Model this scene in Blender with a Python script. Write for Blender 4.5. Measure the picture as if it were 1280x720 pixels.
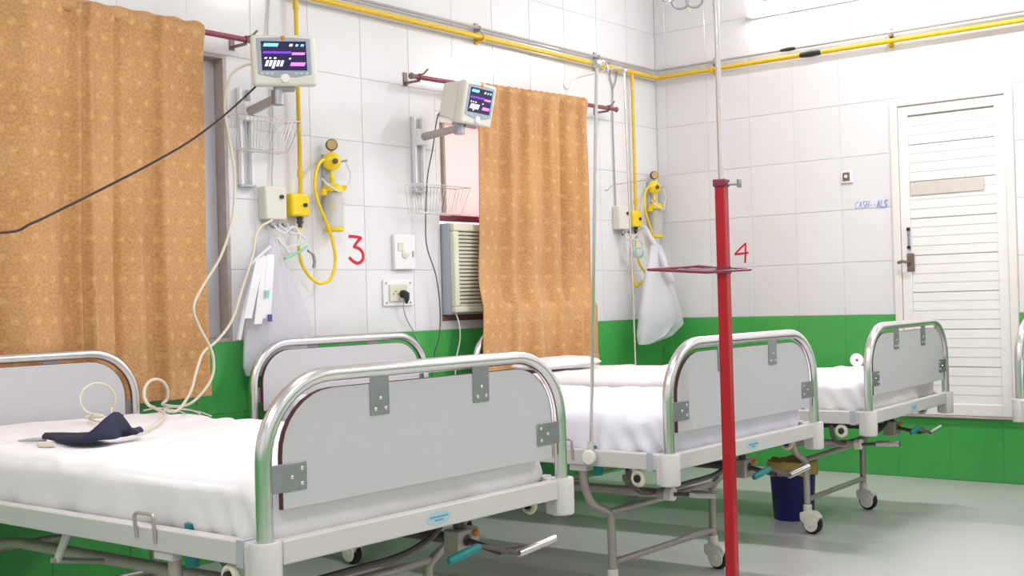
import bpy, math, random
from mathutils import Vector, Matrix, noise
random.seed(7)
S = bpy.context.scene
COL = S.collection
for o in list(bpy.data.objects): bpy.data.objects.remove(o)

# ------------------------------------------------------------------ camera
CAM = Vector((4.326, -6.126, 1.037))
FPX, CXP, CYP = 1477.7, 826.2, 360.0
c_right = Vector((0.8163, 0.5769, -0.0283)).normalized()
c_fwd = Vector((-0.5768, 0.8168, 0.0072)); c_fwd = (c_fwd - c_fwd.dot(c_right) * c_right).normalized()
c_up = c_right.cross(c_fwd)
cd = bpy.data.cameras.new('camera'); cam = bpy.data.objects.new('camera', cd); COL.objects.link(cam)
M = Matrix((c_right, c_up, -c_fwd)).transposed().to_4x4(); M.translation = CAM
cam.matrix_world = M
cd.sensor_width = 36.0; cd.sensor_fit = 'HORIZONTAL'
cd.lens = FPX * 36.0 / 1280.0
cd.shift_x = (640.0 - CXP) / 1280.0; cd.shift_y = (CYP - 360.0) / 1280.0
cd.clip_start = 0.05; cd.clip_end = 200
S.camera = cam
# ------------------------------------------------------------------ world, view
W = bpy.data.worlds.new('world'); S.world = W; W.use_nodes = True
bg = W.node_tree.nodes['Background']; bg.inputs[0].default_value = (1.0, 0.97, 0.94, 1); bg.inputs[1].default_value = 2.3
S.view_settings.view_transform = 'Standard'; S.view_settings.look = 'None'
S.view_settings.gamma = 1.0; S.view_settings.use_curve_mapping = False
S.view_settings.exposure = -0.2
CEIL_W, WALL_W = 34.0, 13.0
# room size
RX, RY, RZ = 6.6, -8.6, 3.3

# pixel -> point on a known plane of the room (distance comes from the plane)
def _ray(px, py): return c_fwd + c_right * ((px - CXP) / FPX) - c_up * ((py - CYP) / FPX)
def at_x(px, py, X=0.0):
    d = _ray(px, py); return CAM + d * ((X - CAM.x) / d.x)
def at_y(px, py, Y=0.0):
    d = _ray(px, py); return CAM + d * ((Y - CAM.y) / d.y)
def at_z(px, py, Z=0.0):
    d = _ray(px, py); return CAM + d * ((Z - CAM.z) / d.z)

# ------------------------------------------------------------------ materials
def lin(c): return tuple(((v / 255 + 0.055) / 1.055) ** 2.4 if v > 10 else v / 255 / 12.92 for v in c) + (1,)
MATS = {}
def mat(name, rgb, rough=0.5, metal=0.0, spec=0.5, var=0.0, nscale=12.0, bump=0.0, bscale=60.0, objvar=0.0, emit=None, estr=0.0, trans=0.0, coat=0.0):
    m = bpy.data.materials.new(name); m.use_nodes = True; nt = m.node_tree; b = nt.nodes['Principled BSDF']
    c = lin(rgb)
    b.inputs['Base Color'].default_value = c; b.inputs['Roughness'].default_value = rough
    b.inputs['Metallic'].default_value = metal; b.inputs['Specular IOR Level'].default_value = spec
    b.inputs['Coat Weight'].default_value = coat
    if trans: b.inputs['Transmission Weight'].default_value = trans
    if emit:
        b.inputs['Emission Color'].default_value = lin(emit); b.inputs['Emission Strength'].default_value = estr
    tc = nt.nodes.new('ShaderNodeTexCoord')
    if var or objvar:
        hsv = nt.nodes.new('ShaderNodeHueSaturation'); hsv.inputs['Color'].default_value = c
        nz = nt.nodes.new('ShaderNodeTexNoise'); nz.inputs['Scale'].default_value = nscale; nz.inputs['Detail'].default_value = 5
        nt.links.new(tc.outputs['Object'], nz.inputs['Vector'])
        mr = nt.nodes.new('ShaderNodeMapRange'); mr.inputs['From Min'].default_value = 0.3; mr.inputs['From Max'].default_value = 0.7
        mr.inputs['To Min'].default_value = 1 - var; mr.inputs['To Max'].default_value = 1 + var
        nt.links.new(nz.outputs['Fac'], mr.inputs['Value'])
        last = mr.outputs[0]
        if objvar:
            oi = nt.nodes.new('ShaderNodeObjectInfo'); m2 = nt.nodes.new('ShaderNodeMapRange')
            m2.inputs['To Min'].default_value = 1 - objvar; m2.inputs['To Max'].default_value = 1 + objvar * 0.6
            nt.links.new(oi.outputs['Random'], m2.inputs['Value'])
            mu = nt.nodes.new('ShaderNodeMath'); mu.operation = 'MULTIPLY'
            nt.links.new(last, mu.inputs[0]); nt.links.new(m2.outputs[0], mu.inputs[1]); last = mu.outputs[0]
        nt.links.new(last, hsv.inputs['Value']); nt.links.new(hsv.outputs[0], b.inputs['Base Color'])
    if bump:
        nb = nt.nodes.new('ShaderNodeTexNoise'); nb.inputs['Scale'].default_value = bscale; nb.inputs['Detail'].default_value = 4
        nt.links.new(tc.outputs['Object'], nb.inputs['Vector'])
        bp = nt.nodes.new('ShaderNodeBump'); bp.inputs['Strength'].default_value = bump; bp.inputs['Distance'].default_value = 0.01
        nt.links.new(nb.outputs['Fac'], bp.inputs['Height']); nt.links.new(bp.outputs[0], b.inputs['Normal'])
    MATS[name] = m; return m

mat('tile_white', (234, 232, 234), 0.13, var=0.012, nscale=5, objvar=0.025)
mat('tile_green', (76, 174, 86), 0.22, var=0.05, nscale=8, objvar=0.03)
mat('grout', (222, 218, 221), 0.8, var=0.03)
mat('grout_green', (110, 168, 112), 0.8, var=0.05)
mat('plaster', (236, 232, 232), 0.8, var=0.02, nscale=2)
mat('floor_vinyl', (192, 191, 190), 0.3, spec=0.5, var=0.05, nscale=1.3)
mat('cream_paint', (206, 202, 199), 0.38, var=0.02, nscale=6)
mat('cream_plastic', (226, 222, 212), 0.4)
mat('white_plastic', (240, 238, 238), 0.35)
mat('tan_plastic', (222, 218, 196), 0.45, var=0.03)
mat('chrome', (228, 225, 224), 0.23, metal=1.0, var=0.03, nscale=20)
mat('steel', (166, 164, 170), 0.42, metal=1.0, var=0.05, nscale=30)
mat('grey_tube', (176, 168, 160), 0.35, metal=0.35, var=0.05)
mat('dark_tube', (92, 84, 82), 0.4, metal=0.4, var=0.05)
mat('grey_plate', (178, 182, 192), 0.4)
mat('laminate', (198, 196, 199), 0.42, var=0.012, nscale=40)
mat('edge_brown', (92, 50, 52), 0.5)
mat('deck_grey', (120, 118, 116), 0.6, var=0.05)
mat('sheet', (238, 234, 237), 0.75, spec=0.2, bump=0.4, bscale=6)
mat('sheet_blue', (232, 231, 241), 0.75, spec=0.2, bump=0.4, bscale=6)
mat('teal', (22, 128, 128), 0.4)
mat('black_rubber', (34, 32, 38), 0.6)
mat('black_plastic', (40, 38, 44), 0.45)
mat('orange', (214, 140, 40), 0.45)
mat('yellow', (240, 208, 30), 0.35, var=0.03)
mat('yellow_pipe', (226, 188, 40), 0.4, var=0.06, nscale=30)
mat('grey_pipe', (176, 172, 172), 0.5)
mat('red_paint', (168, 8, 26), 0.32, var=0.06, nscale=30)
mat('dark_red', (126, 44, 66), 0.4)
mat('red_ink', (206, 30, 62), 0.5)
mat('blue_ink', (158, 172, 220), 0.6)
mat('rod_maroon', (142, 66, 84), 0.42, var=0.05)
mat('brown_metal', (128, 112, 104), 0.45, metal=0.3)
mat('stone_jamb', (180, 168, 162), 0.45, var=0.1, nscale=25)
mat('aluminium', (206, 206, 214), 0.4, metal=0.25)
mat('wood_brown', (128, 92, 72), 0.6, var=0.1)
mat('door_white', (240, 237, 234), 0.42, var=0.01)
mat('door_frame', (238, 232, 225), 0.4, var=0.015)
mat('strip_beige', (214, 204, 196), 0.6, var=0.04, nscale=20)
mat('navy', (30, 34, 62), 0.75, var=0.12, nscale=14, bump=0.3, bscale=40)
mat('bucket_blue', (26, 22, 104), 0.4, var=0.06)
mat('liner', (196, 164, 96), 0.55, var=0.08)
mat('bezel', (166, 174, 184), 0.4)
mat('screen', (26, 20, 48), 0.2, emit=(54, 34, 110), estr=0.3)
mat('px_white', (240, 230, 250), 0.4, emit=(236, 226, 255), estr=1.0)
mat('px_cyan', (120, 220, 240), 0.4, emit=(130, 226, 250), estr=0.9)
mat('px_pink', (240, 120, 230), 0.4, emit=(248, 140, 240), estr=0.9)
mat('px_violet', (110, 50, 190), 0.4, emit=(116, 56, 200), estr=0.8)
mat('button', (190, 206, 212), 0.4)
mat('sticker_blue', (166, 202, 210), 0.4)
mat('sticker_text', (112, 128, 168), 0.5)
mat('hose_cream', (222, 214, 196), 0.45)
mat('hose_clear', (226, 226, 224), 0.25)
mat('blue_plastic', (70, 84, 150), 0.4)
mat('mint', (140, 206, 180), 0.4)
mat('white_cloth', (240, 238, 240), 0.8)
mat('tube_glow', (255, 255, 255), 0.4, emit=(255, 253, 250), estr=32.0)
mat('batten', (236, 236, 236), 0.4)

def mix_mat(name, rgb, translucency=0.5, transp=0.0, rough=0.6):
    m = bpy.data.materials.new(name); m.use_nodes = True; nt = m.node_tree; nt.nodes.clear()
    out = nt.nodes.new('ShaderNodeOutputMaterial'); d = nt.nodes.new('ShaderNodeBsdfPrincipled'); t = nt.nodes.new('ShaderNodeBsdfTranslucent')
    d.inputs['Base Color'].default_value = lin(rgb); d.inputs['Roughness'].default_value = rough; t.inputs[0].default_value = lin(rgb)
    mx = nt.nodes.new('ShaderNodeMixShader'); mx.inputs[0].default_value = translucency
    nt.links.new(d.outputs[0], mx.inputs[1]); nt.links.new(t.outputs[0], mx.inputs[2]); last = mx
    if transp:
        tr = nt.nodes.new('ShaderNodeBsdfTransparent'); m2 = nt.nodes.new('ShaderNodeMixShader'); m2.inputs[0].default_value = transp
        nt.links.new(mx.outputs[0], m2.inputs[1]); nt.links.new(tr.outputs[0], m2.inputs[2]); last = m2
    nt.links.new(last.outputs[0], out.inputs[0]); MATS[name] = m; return m
mix_mat('bag_plastic', (240, 238, 244), 0.35, 0.12, 0.3)
mix_mat('clear_plastic', (236, 236, 238), 0.3, 0.5, 0.15)
mix_mat('frosted_pane', (255, 230, 230), 0.85, 0.0, 0.5)
mix_mat('frosted_grey', (226, 226, 232), 0.7, 0.0, 0.5)

def curtain_mat():
    m = bpy.data.materials.new('curtain_fabric'); m.use_nodes = True; nt = m.node_tree; N = nt.nodes; L = nt.links; N.clear()
    out = N.new('ShaderNodeOutputMaterial'); d = N.new('ShaderNodeBsdfPrincipled'); t = N.new('ShaderNodeBsdfTranslucent')
    d.inputs['Roughness'].default_value = 0.6; d.inputs['Sheen Weight'].default_value = 0.2; d.inputs['Specular IOR Level'].default_value = 0.25
    uv = N.new('ShaderNodeUVMap'); sep = N.new('ShaderNodeSeparateXYZ'); L.new(uv.outputs[0], sep.inputs[0])
    def math_(op, a, b=None):
        n = N.new('ShaderNodeMath'); n.operation = op
        for i, v in enumerate((a, b)):
            if v is None: continue
            if isinstance(v, (int, float)): n.inputs[i].default_value = v
            else: L.new(v, n.inputs[i])
        return n.outputs[0]
    # little woven flower motifs in staggered rows, 9 cm apart
    u = math_('DIVIDE', sep.outputs[0], 0.085); v = math_('DIVIDE', sep.outputs[1], 0.075)
    row = math_('FLOOR', v); sh = math_('MULTIPLY', math_('MODULO', row, 2.0), 0.5)
    fu = math_('SUBTRACT', math_('FRACT', math_('ADD', u, sh)), 0.5); fv = math_('SUBTRACT', math_('FRACT', v), 0.5)
    r = math_('SQRT', math_('ADD', math_('MULTIPLY', fu, fu), math_('MULTIPLY', fv, fv)))
    dot = N.new('ShaderNodeMapRange'); dot.inputs['From Min'].default_value = 0.24; dot.inputs['From Max'].default_value = 0.04; L.new(r, dot.inputs['Value'])
    nz = N.new('ShaderNodeTexNoise'); nz.inputs['Scale'].default_value = 95; nz.inputs['Detail'].default_value = 4; L.new(uv.outputs[0], nz.inputs['Vector'])
    n2 = N.new('ShaderNodeTexNoise'); n2.inputs['Scale'].default_value = 3; L.new(uv.outputs[0], n2.inputs['Vector'])
    ramp = N.new('ShaderNodeValToRGB'); e = ramp.color_ramp.elements
    e[0].position = 0.36; e[0].color = lin((206, 150, 94)); e[1].position = 0.66; e[1].color = lin((232, 184, 130))
    mixn = math_('ADD', math_('MULTIPLY', nz.outputs['Fac'], 0.7), math_('MULTIPLY', n2.outputs['Fac'], 0.3)); L.new(mixn, ramp.inputs[0])
    mc = N.new('ShaderNodeMix'); mc.data_type = 'RGBA'; mc.inputs[7].default_value = lin((244, 206, 140))
    L.new(math_('MULTIPLY', dot.outputs[0], math_('ADD', math_('MULTIPLY', nz.outputs['Fac'], 1.4), -0.15)), mc.inputs[0]); L.new(ramp.outputs[0], mc.inputs[6])
    L.new(mc.outputs[2], d.inputs['Base Color']); L.new(mc.outputs[2], t.inputs[0])
    bp = N.new('ShaderNodeBump'); bp.inputs['Strength'].default_value = 0.35; bp.inputs['Distance'].default_value = 0.004
    L.new(nz.outputs['Fac'], bp.inputs['Height']); L.new(bp.outputs[0], d.inputs['Normal'])
    mx = N.new('ShaderNodeMixShader'); mx.inputs[0].default_value = 0.22
    L.new(d.outputs[0], mx.inputs[1]); L.new(t.outputs[0], mx.inputs[2]); L.new(mx.outputs[0], out.inputs[0])
    MATS['curtain'] = m
curtain_mat()

def far_tile_mat():     # walls out of the photograph: tile joints in the material only
    m = bpy.data.materials.new('tile_far'); m.use_nodes = True; nt = m.node_tree; N = nt.nodes; L = nt.links; b = N['Principled BSDF']
    b.inputs['Roughness'].default_value = 0.2
    tc = N.new('ShaderNodeTexCoord'); sep = N.new('ShaderNodeSeparateXYZ'); L.new(tc.outputs['Object'], sep.inputs[0])
    gt = N.new('ShaderNodeMath'); gt.operation = 'LESS_THAN'; gt.inputs[1].default_value = 0.9; L.new(sep.outputs[2], gt.inputs[0])
    mc = N.new('ShaderNodeMix'); mc.data_type = 'RGBA'; mc.inputs[6].default_value = lin((234, 232, 234)); mc.inputs[7].default_value = lin((76, 174, 86))
    L.new(gt.outputs[0], mc.inputs[0]); L.new(mc.outputs[2], b.inputs['Base Color']); MATS['tile_far'] = m
far_tile_mat()

# ------------------------------------------------------------------ mesh builder
class MB:
    def __init__(s): s.v = []; s.f = []; s.uv = None
    def add(s, vs, fs):
        n = len(s.v); s.v += [Vector(a) for a in vs]; s.f += [tuple(i + n for i in f) for f in fs]; return s
    def box(s, a, b, mtx=None):
        x0, y0, z0 = (min(a[i], b[i]) for i in range(3)); x1, y1, z1 = (max(a[i], b[i]) for i in range(3))
        vs = [Vector(p) for p in ((x0,y0,z0),(x1,y0,z0),(x1,y1,z0),(x0,y1,z0),(x0,y0,z1),(x1,y0,z1),(x1,y1,z1),(x0,y1,z1))]
        if mtx: vs = [mtx @ p for p in vs]
        return s.add(vs, [(3,2,1,0),(4,5,6,7),(0,1,5,4),(1,2,6,5),(2,3,7,6),(3,0,4,7)])
    def tube(s, pts, r, n=10, caps=True):
        pts = [Vector(p) for p in pts]; rr = r if isinstance(r, (list, tuple)) else [r] * len(pts)
        base = len(s.v); t0 = (pts[1] - pts[0]).normalized()
        u = t0.cross(Vector((0, 0, 1))); u = u.normalized() if u.length > 1e-3 else Vector((1, 0, 0))
        for i, p in enumerate(pts):
            t = (pts[min(i+1, len(pts)-1)] - pts[max(i-1, 0)]).normalized()
            u = (u - u.dot(t) * t); u = u.normalized() if u.length > 1e-6 else t.orthogonal().normalized(); w = t.cross(u)
            for k in range(n):
                a = 2 * math.pi * k / n; s.v.append(p + (u * math.cos(a) + w * math.sin(a)) * rr[i])
        for i in range(len(pts) - 1):
            for k in range(n):
                a = base + i*n + k; b = base + i*n + (k+1) % n; s.f.append((a, b, b + n, a + n))
        if caps:
            s.f.append(tuple(base + k for k in range(n))[::-1]); e = base + (len(pts)-1)*n; s.f.append(tuple(e + k for k in range(n)))
        return s
    def cyl(s, a, b, r, n=16, r2=None): return s.tube([a, b], [r, r if r2 is None else r2], n)
    def ring(s, c, ax, R, r, n=20, m=6):
        c = Vector(c); ax = Vector(ax).normalized(); u = ax.orthogonal().normalized(); w = ax.cross(u); base = len(s.v)
        for i in range(n):
            a = 2*math.pi*i/n; d = u*math.cos(a) + w*math.sin(a)
            for k in range(m):
                b = 2*math.pi*k/m; s.v.append(c + d*(R + r*math.cos(b)) + ax*r*math.sin(b))
        for i in range(n):
            for k in range(m):
                s.f.append((base+i*m+k, base+((i+1)%n)*m+k, base+((i+1)%n)*m+(k+1)%m, base+i*m+(k+1)%m))
        return s
    def lathe(s, prof, c, ax=(0,0,1), n=20, sx=1.0):
        c = Vector(c); ax = Vector(ax).normalized(); u = ax.orthogonal().normalized(); w = ax.cross(u); base = len(s.v)
        for r, h in prof:
            for k in range(n):
                a = 2*math.pi*k/n; s.v.append(c + (u*math.cos(a)*sx + w*math.sin(a))*r + ax*h)
        for i in range(len(prof)-1):
            for k in range(n):
                a = base+i*n+k; b = base+i*n+(k+1)%n; s.f.append((a, b, b+n, a+n))
        if prof[0][0] > 1e-5: s.f.append(tuple(base+k for k in range(n))[::-1])
        if prof[-1][0] > 1e-5: s.f.append(tuple(base+(len(prof)-1)*n+k for k in range(n)))
        return s
    def prism(s, pts, d):       # polygon (3D points) extruded by vector d
        d = Vector(d); n = len(pts); vs = [Vector(p) for p in pts]; vs += [p + d for p in vs]
        return s.add(vs, [tuple(range(n))[::-1], tuple(range(n, 2*n))] + [(i, (i+1) % n, (i+1) % n + n, i + n) for i in range(n)])
    def build(s, name, m, parent=None, smooth=True, bevel=0.0, seg=2, angle=40):
        org = Vector((0, 0, 0)); q = parent
        while q: org = org + q.location; q = q.parent
        me = bpy.data.meshes.new(name); me.from_pydata([v - org for v in s.v], [], s.f); me.update()
        import bmesh
        bm = bmesh.new(); bm.from_mesh(me); bmesh.ops.recalc_face_normals(bm, faces=bm.faces)
        if s.uv:
            lay = bm.loops.layers.uv.new('UVMap'); bm.verts.ensure_lookup_table()
            for f in bm.faces:
                for l in f.loops: l[lay].uv = s.uv[l.vert.index]
        bm.to_mesh(me); bm.free()
        me.materials.append(MATS[m])
        o = bpy.data.objects.new(name, me); COL.objects.link(o); o.parent = parent
        if smooth:
            me.shade_smooth(); me.set_sharp_from_angle(angle=math.radians(angle))
        if bevel:
            bv = o.modifiers.new('bevel', 'BEVEL'); bv.width = bevel; bv.segments = seg; bv.limit_method = 'ANGLE'; bv.angle_limit = math.radians(50)
        return o
def tag(o, label=None, cat=None, group=None, kind=None):
    if label: o['label'] = label
    if cat: o['category'] = cat
    if group: o['group'] = group
    if kind: o['kind'] = kind
    return o
def thing(name, label, cat, loc=(0,0,0), group=None, kind=None):
    o = bpy.data.objects.new(name, None); COL.objects.link(o); o.location = loc; o.empty_display_size = 0.1
    return tag(o, label, cat, group, kind)
def copy_tree(o, parent=None):
    c = o.copy(); COL.objects.link(c); c.parent = parent
    for ch in list(o.children): copy_tree(ch, c)
    return c
def smooth_path(pts, k=6):      # Catmull-Rom through the points
    P = [Vector(p) for p in pts]; P = [P[0]*2 - P[1]] + P + [P[-1]*2 - P[-2]]; out = []
    for i in range(1, len(P) - 2):
        a, b, c, d = P[i-1:i+3]
        for j in range(k):
            t = j / k; out.append(0.5*((2*b) + (c-a)*t + (2*a-5*b+4*c-d)*t*t + (-a+3*b-3*c+d)*t**3))
    out.append(P[-2]); return out
def arc_corner(a, b, c, r, k=6):    # points rounding corner b between a and c
    a, b, c = Vector(a), Vector(b), Vector(c); u = (a-b).normalized(); w = (c-b).normalized()
    p0 = b + u*r; p1 = b + w*r; o = b + u*r + w*r
    return [o - (w*math.cos(t) + u*math.sin(t))*r for t in [math.pi/2*i/k for i in range(k+1)]]

# ------------------------------------------------------------------ room shell
def shell(name, m, a, b): return tag(MB().box(a, b).build(name, m, smooth=False), kind='structure')
floor = shell('floor', 'floor_vinyl', (-0.25, RY - 0.25, -0.1), (RX + 0.25, 0.25, 0.0))
ceil = shell('ceiling', 'plaster', (-0.25, RY - 0.25, RZ), (RX + 0.25, 0.25, RZ + 0.1))
shell('wall_right', 'tile_far', (RX, RY, 0), (RX + 0.2, 0, RZ))
shell('wall_front', 'tile_far', (-0.2, RY - 0.2, 0), (RX + 0.2, RY, RZ))
T = 0.3; DADO = 0.9
W1 = (-5.0, -3.12, 0.9, 2.1)            # window openings in the left wall: y0, y1, z0, z1
W2 = (-1.925, -0.74, 0.945, 2.0)
D1 = (1.60, 2.287, 0.337, 2.092)        # door opening in the back wall: x0, x1, z0, z1
def grid_cells(u0, u1, v0, v1, holes, us=(), vs=()):
    U = sorted(set([u0, u1] + [h[0] for h in holes] + [h[1] for h in holes] + list(us))); V = sorted(set([v0, v1] + [h[2] for h in holes] + [h[3] for h in holes] + list(vs)))
    for i in range(len(U)-1):
        for j in range(len(V)-1):
            cu = (U[i]+U[i+1])/2; cv = (V[j]+V[j+1])/2
            if any(h[0] < cu < h[1] and h[2] < cv < h[3] for h in holes): continue
            yield U[i], U[i+1], V[j], V[j+1]
def backing(name, axis, u0, u1, holes):
    mb = MB(); fm = []
    for a, b, c, d in grid_cells(u0, u1, 0, RZ, holes, vs=(DADO,)):
        if axis == 'x': mb.box((-0.2, a, c), (-0.003, b, d))
        else: mb.box((a, 0.003, c), (b, 0.2, d))
        fm += [1 if d <= DADO + 1e-4 else 0] * 6
    o = mb.build(name, 'grout', smooth=False); o.data.materials.append(MATS['grout_green'])
    for p, k in zip(o.data.polygons, fm): p.material_index = k
    return tag(o, kind='structure')
wall_left = backing('wall_left', 'x', RY, 0.2, [W1, W2])
wall_back = backing('wall_back', 'y', -0.003, RX + 0.2, [D1])
TILE_CACHE = {}
def tile(axis, u0, u1, v0, v1, parent):
    g = 0.0016; w = u1 - u0 - 2*g; h = v1 - v0 - 2*g
    if w < 0.004 or h < 0.004: return
    m = 'tile_green' if v1 <= DADO + 1e-3 else 'tile_white'
    key = (axis, round(w, 4), round(h, 4), m)
    if key not in TILE_CACHE:
        e = 0.0015; mb = MB()      # chamfered plate
        lo = [(-w/2, -h/2), (w/2, -h/2), (w/2, h/2), (-w/2, h/2)]; hi = [(-w/2+e, -h/2+e), (w/2-e, -h/2+e), (w/2-e, h/2-e), (-w/2+e, h/2-e)]
        f = (lambda a, d: (d, a[0], a[1])) if axis == 'x' else (lambda a, d: (a[0], -d, a[1]))
        vs = [f(a, -0.0045) for a in lo] + [f(a, -e) for a in lo] + [f(a, 0.0) for a in hi]
        fs = [(0,1,2,3), (8,9,10,11)] + [(i, (i+1) % 4, (i+1) % 4 + 4, i + 4) for i in range(4)] + [(i+4, (i+1) % 4 + 4, (i+1) % 4 + 8, i + 8) for i in range(4)]
        o = mb.add(vs, fs).build('tile', m, smooth=False); TILE_CACHE[key] = o.data; first = o
    else:
        first = bpy.data.objects.new('tile', TILE_CACHE[key]); COL.objects.link(first)
    first.parent = parent; c = ((u0+u1)/2, (v0+v1)/2)
    first.location = (0, c[0], c[1]) if axis == 'x' else (c[0], 0, c[1])
def tile_field(axis, u0, u1, off, holes, parent):
    k = math.floor((u0 - off) / T)
    while off + k*T < u1 - 1e-4:
        a = max(u0, off + k*T); b = min(u1, off + (k+1)*T)
        for r in range(int(round(RZ / T))):
            c, d = r*T, (r+1)*T
            hs = [h for h in holes if h[0] < b - 1e-4 and h[1] > a + 1e-4 and h[2] < d - 1e-4 and h[3] > c + 1e-4]
            if not hs: tile(axis, a, b, c, d, parent); continue
            h = hs[0]; h = (max(h[0], a), min(h[1], b), max(h[2], c), min(h[3], d))
            if h[0] - a > 0.01: tile(axis, a, h[0], c, d, parent)
            if b - h[1] > 0.01: tile(axis, h[1], b, c, d, parent)
            if h[2] - c > 0.01: tile(axis, h[0], h[1], c, h[2], parent)
            if d - h[3] > 0.01: tile(axis, h[0], h[1], h[3], d, parent)
        k += 1
tile_field('x', -5.395, 0.0, -2.695, [W1, W2], wall_left)
tile_field('y', 0.0, 3.682, 0.082, [D1], wall_back)
# the same walls beyond the picture
tag(MB().box((-0.003, RY, 0), (0.0, -5.397, RZ)).build('wall_left_beyond', 'tile_far', smooth=False), kind='structure')
tag(MB().box((3.684, 0.0, 0), (RX, 0.003, RZ)).build('wall_back_beyond', 'tile_far', smooth=False), kind='structure')

# ------------------------------------------------------------------ windows
def window(name, w, pane_m, sx, mull):
    y0, y1, z0, z1 = w; o = thing(name, None, None, (0, (y0+y1)/2, z0), kind='structure')
    for a, b in (((y0-0.0, z0), (y0+0.015, z1)), ((y1-0.015, z0), (y1, z1)), ((y0+0.015, z0), (y1-0.015, z0+0.015)), ((y0+0.015, z1-0.015), (y1-0.015, z1))):
        MB().box((-0.19, a[0], a[1]), (-0.0, b[0], b[1])).build('reveal', 'stone_jamb', o, smooth=False)
    t = 0.06
    def bar(n, a, b, x0=sx-0.045, x1=sx): MB().box((x0, a[0], a[1]), (x1, b[0], b[1])).build(n, 'aluminium', o, bevel=0.003)
    i0, i1, j0, j1 = y0+0.015, y1-0.015, z0+0.015, z1-0.015
    bar('frame_stile', (i0, j0), (i0+t, j1)); bar('frame_stile', (i1-t, j0), (i1, j1)); bar('frame_rail', (i0+t, j0), (i1-t, j0+t)); bar('frame_rail', (i0+t, j1-t), (i1-t, j1))
    edges = [i0+t] + list(mull) + [i1-t]
    for m_ in mull: bar('mullion', (m_-0.03, j0+t), (m_+0.03, j1-t))
    for k in range(len(edges)-1):
        a = edges[k] + (0.03 if k else 0); b = edges[k+1] - (0.03 if k < len(edges)-2 else 0)
        # sash inside each light
        for p, q in (((a, j0+t), (a+0.035, j1-t)), ((b-0.035, j0+t), (b, j1-t))): bar('sash_stile', p, q, sx-0.06, sx-0.016)
        MB().box((sx-0.04, a+0.035, j0+t), (sx-0.034, b-0.035, j1-t)).build('pane', pane_m, o, smooth=False)
    return o
w1 = window('window_1', W1, 'frosted_grey', -0.06, (-4.06,))
for z in (1.27,): MB().box((-0.075, -3.222, z-0.05), (-0.066, -3.202, z+0.05)).build('latch', 'steel', w1, bevel=0.002)
# window 2 : pane above, air conditioner in the lower corner
y0, y1, z0, z1 = W2
w2 = thing('window_2', None, None, (0, (y0+y1)/2, z0), kind='structure')
for a, b in (((y0, z0), (y0+0.012, z1)), ((y1-0.012, z0), (y1, z1)), ((y0+0.012, z0), (y1-0.012, z0+0.03)), ((y0+0.012, z1-0.012), (y1-0.012, z1))):
    MB().box((-0.19, a[0], a[1]), (0.0, b[0], b[1])).build('reveal', 'wood_brown' if b[1] < 1.0 else 'door_white', w2, smooth=False)
MB().box((-0.06, y0+0.012, 1.452), (-0.02, y1-0.012, 1.482)).build('transom', 'rod_maroon', w2, bevel=0.003)
MB().box((-0.06, y0+0.012, 1.482), (-0.02, y0+0.05, z1-0.012)).build('frame_stile', 'door_white', w2, bevel=0.003)
MB().box((-0.06, y1-0.05, 1.482), (-0.02, y1-0.012, z1-0.012)).build('frame_stile', 'door_white', w2, bevel=0.003)
MB().box((-0.06, y0+0.05, z1-0.05), (-0.02, y1-0.05, z1-0.012)).build('frame_rail', 'door_white', w2, bevel=0.003)
MB().box((-0.06, -1.86, 1.482), (-0.015, -1.845, z1-0.05)).build('glazing_bar', 'stone_jamb', w2, bevel=0.002)
MB().box((-0.05, y0+0.05, 1.482), (-0.042, y1-0.05, z1-0.05)).build('pane', 'frosted_pane', w2, smooth=False)
MB().box((-0.06, -1.30, z0+0.03), (-0.04, y1-0.012, 1.452)).build('infill_board', 'wood_brown', w2, smooth=False)

# ------------------------------------------------------------------ air conditioner
AY0, AY1, AZ0, AZ1 = -1.905, -1.315, 0.995, 1.43
ac = thing('air_conditioner', 'beige window air conditioner with louvred grille beside the smaller orange curtain', 'air conditioner', (0, (AY0+AY1)/2, AZ0-0.02))
MB().box((-0.185, AY0, AZ0-0.02), (0.055, AY1, AZ1+0.005)).build('casing', 'grey_plate', ac, bevel=0.006)
MB().box((0.055, AY0+0.004, AZ1-0.035), (0.085, AY1-0.004, AZ1)).build('grille_rim', 'tan_plastic', ac, bevel=0.006)
MB().box((0.055, AY0+0.004, AZ0-0.01), (0.085, AY1-0.004, AZ0+0.02)).build('grille_rim', 'tan_plastic', ac, bevel=0.006)
MB().box((0.055, AY0+0.004, AZ0+0.02), (0.085, AY0+0.04, AZ1-0.035)).build('grille_rim', 'tan_plastic', ac, bevel=0.006)
MB().box((0.055, AY1-0.04, AZ0+0.02), (0.085, AY1-0.004, AZ1-0.035)).build('grille_rim', 'tan_plastic', ac, bevel=0.006)
MB().box((0.0551, AY0+0.03, AZ0+0.015), (0.0565, AY1-0.03, AZ1-0.03)).build('grille_back', 'tan_plastic', ac, smooth=False)
n = 20
for i in range(n):
    z = AZ0 + 0.03 + i * (AZ1 - AZ0 - 0.075) / (n - 1)
    mb = MB(); mb.prism([(0.057, AY0+0.04, z-0.004), (0.078, AY0+0.04, z-0.008), (0.080, AY0+0.04, z+0.003), (0.057, AY0+0.04, z+0.007)], (0, AY1-AY0-0.08, 0)); mb.build('louvre', 'tan_plastic', ac, smooth=False)

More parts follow.
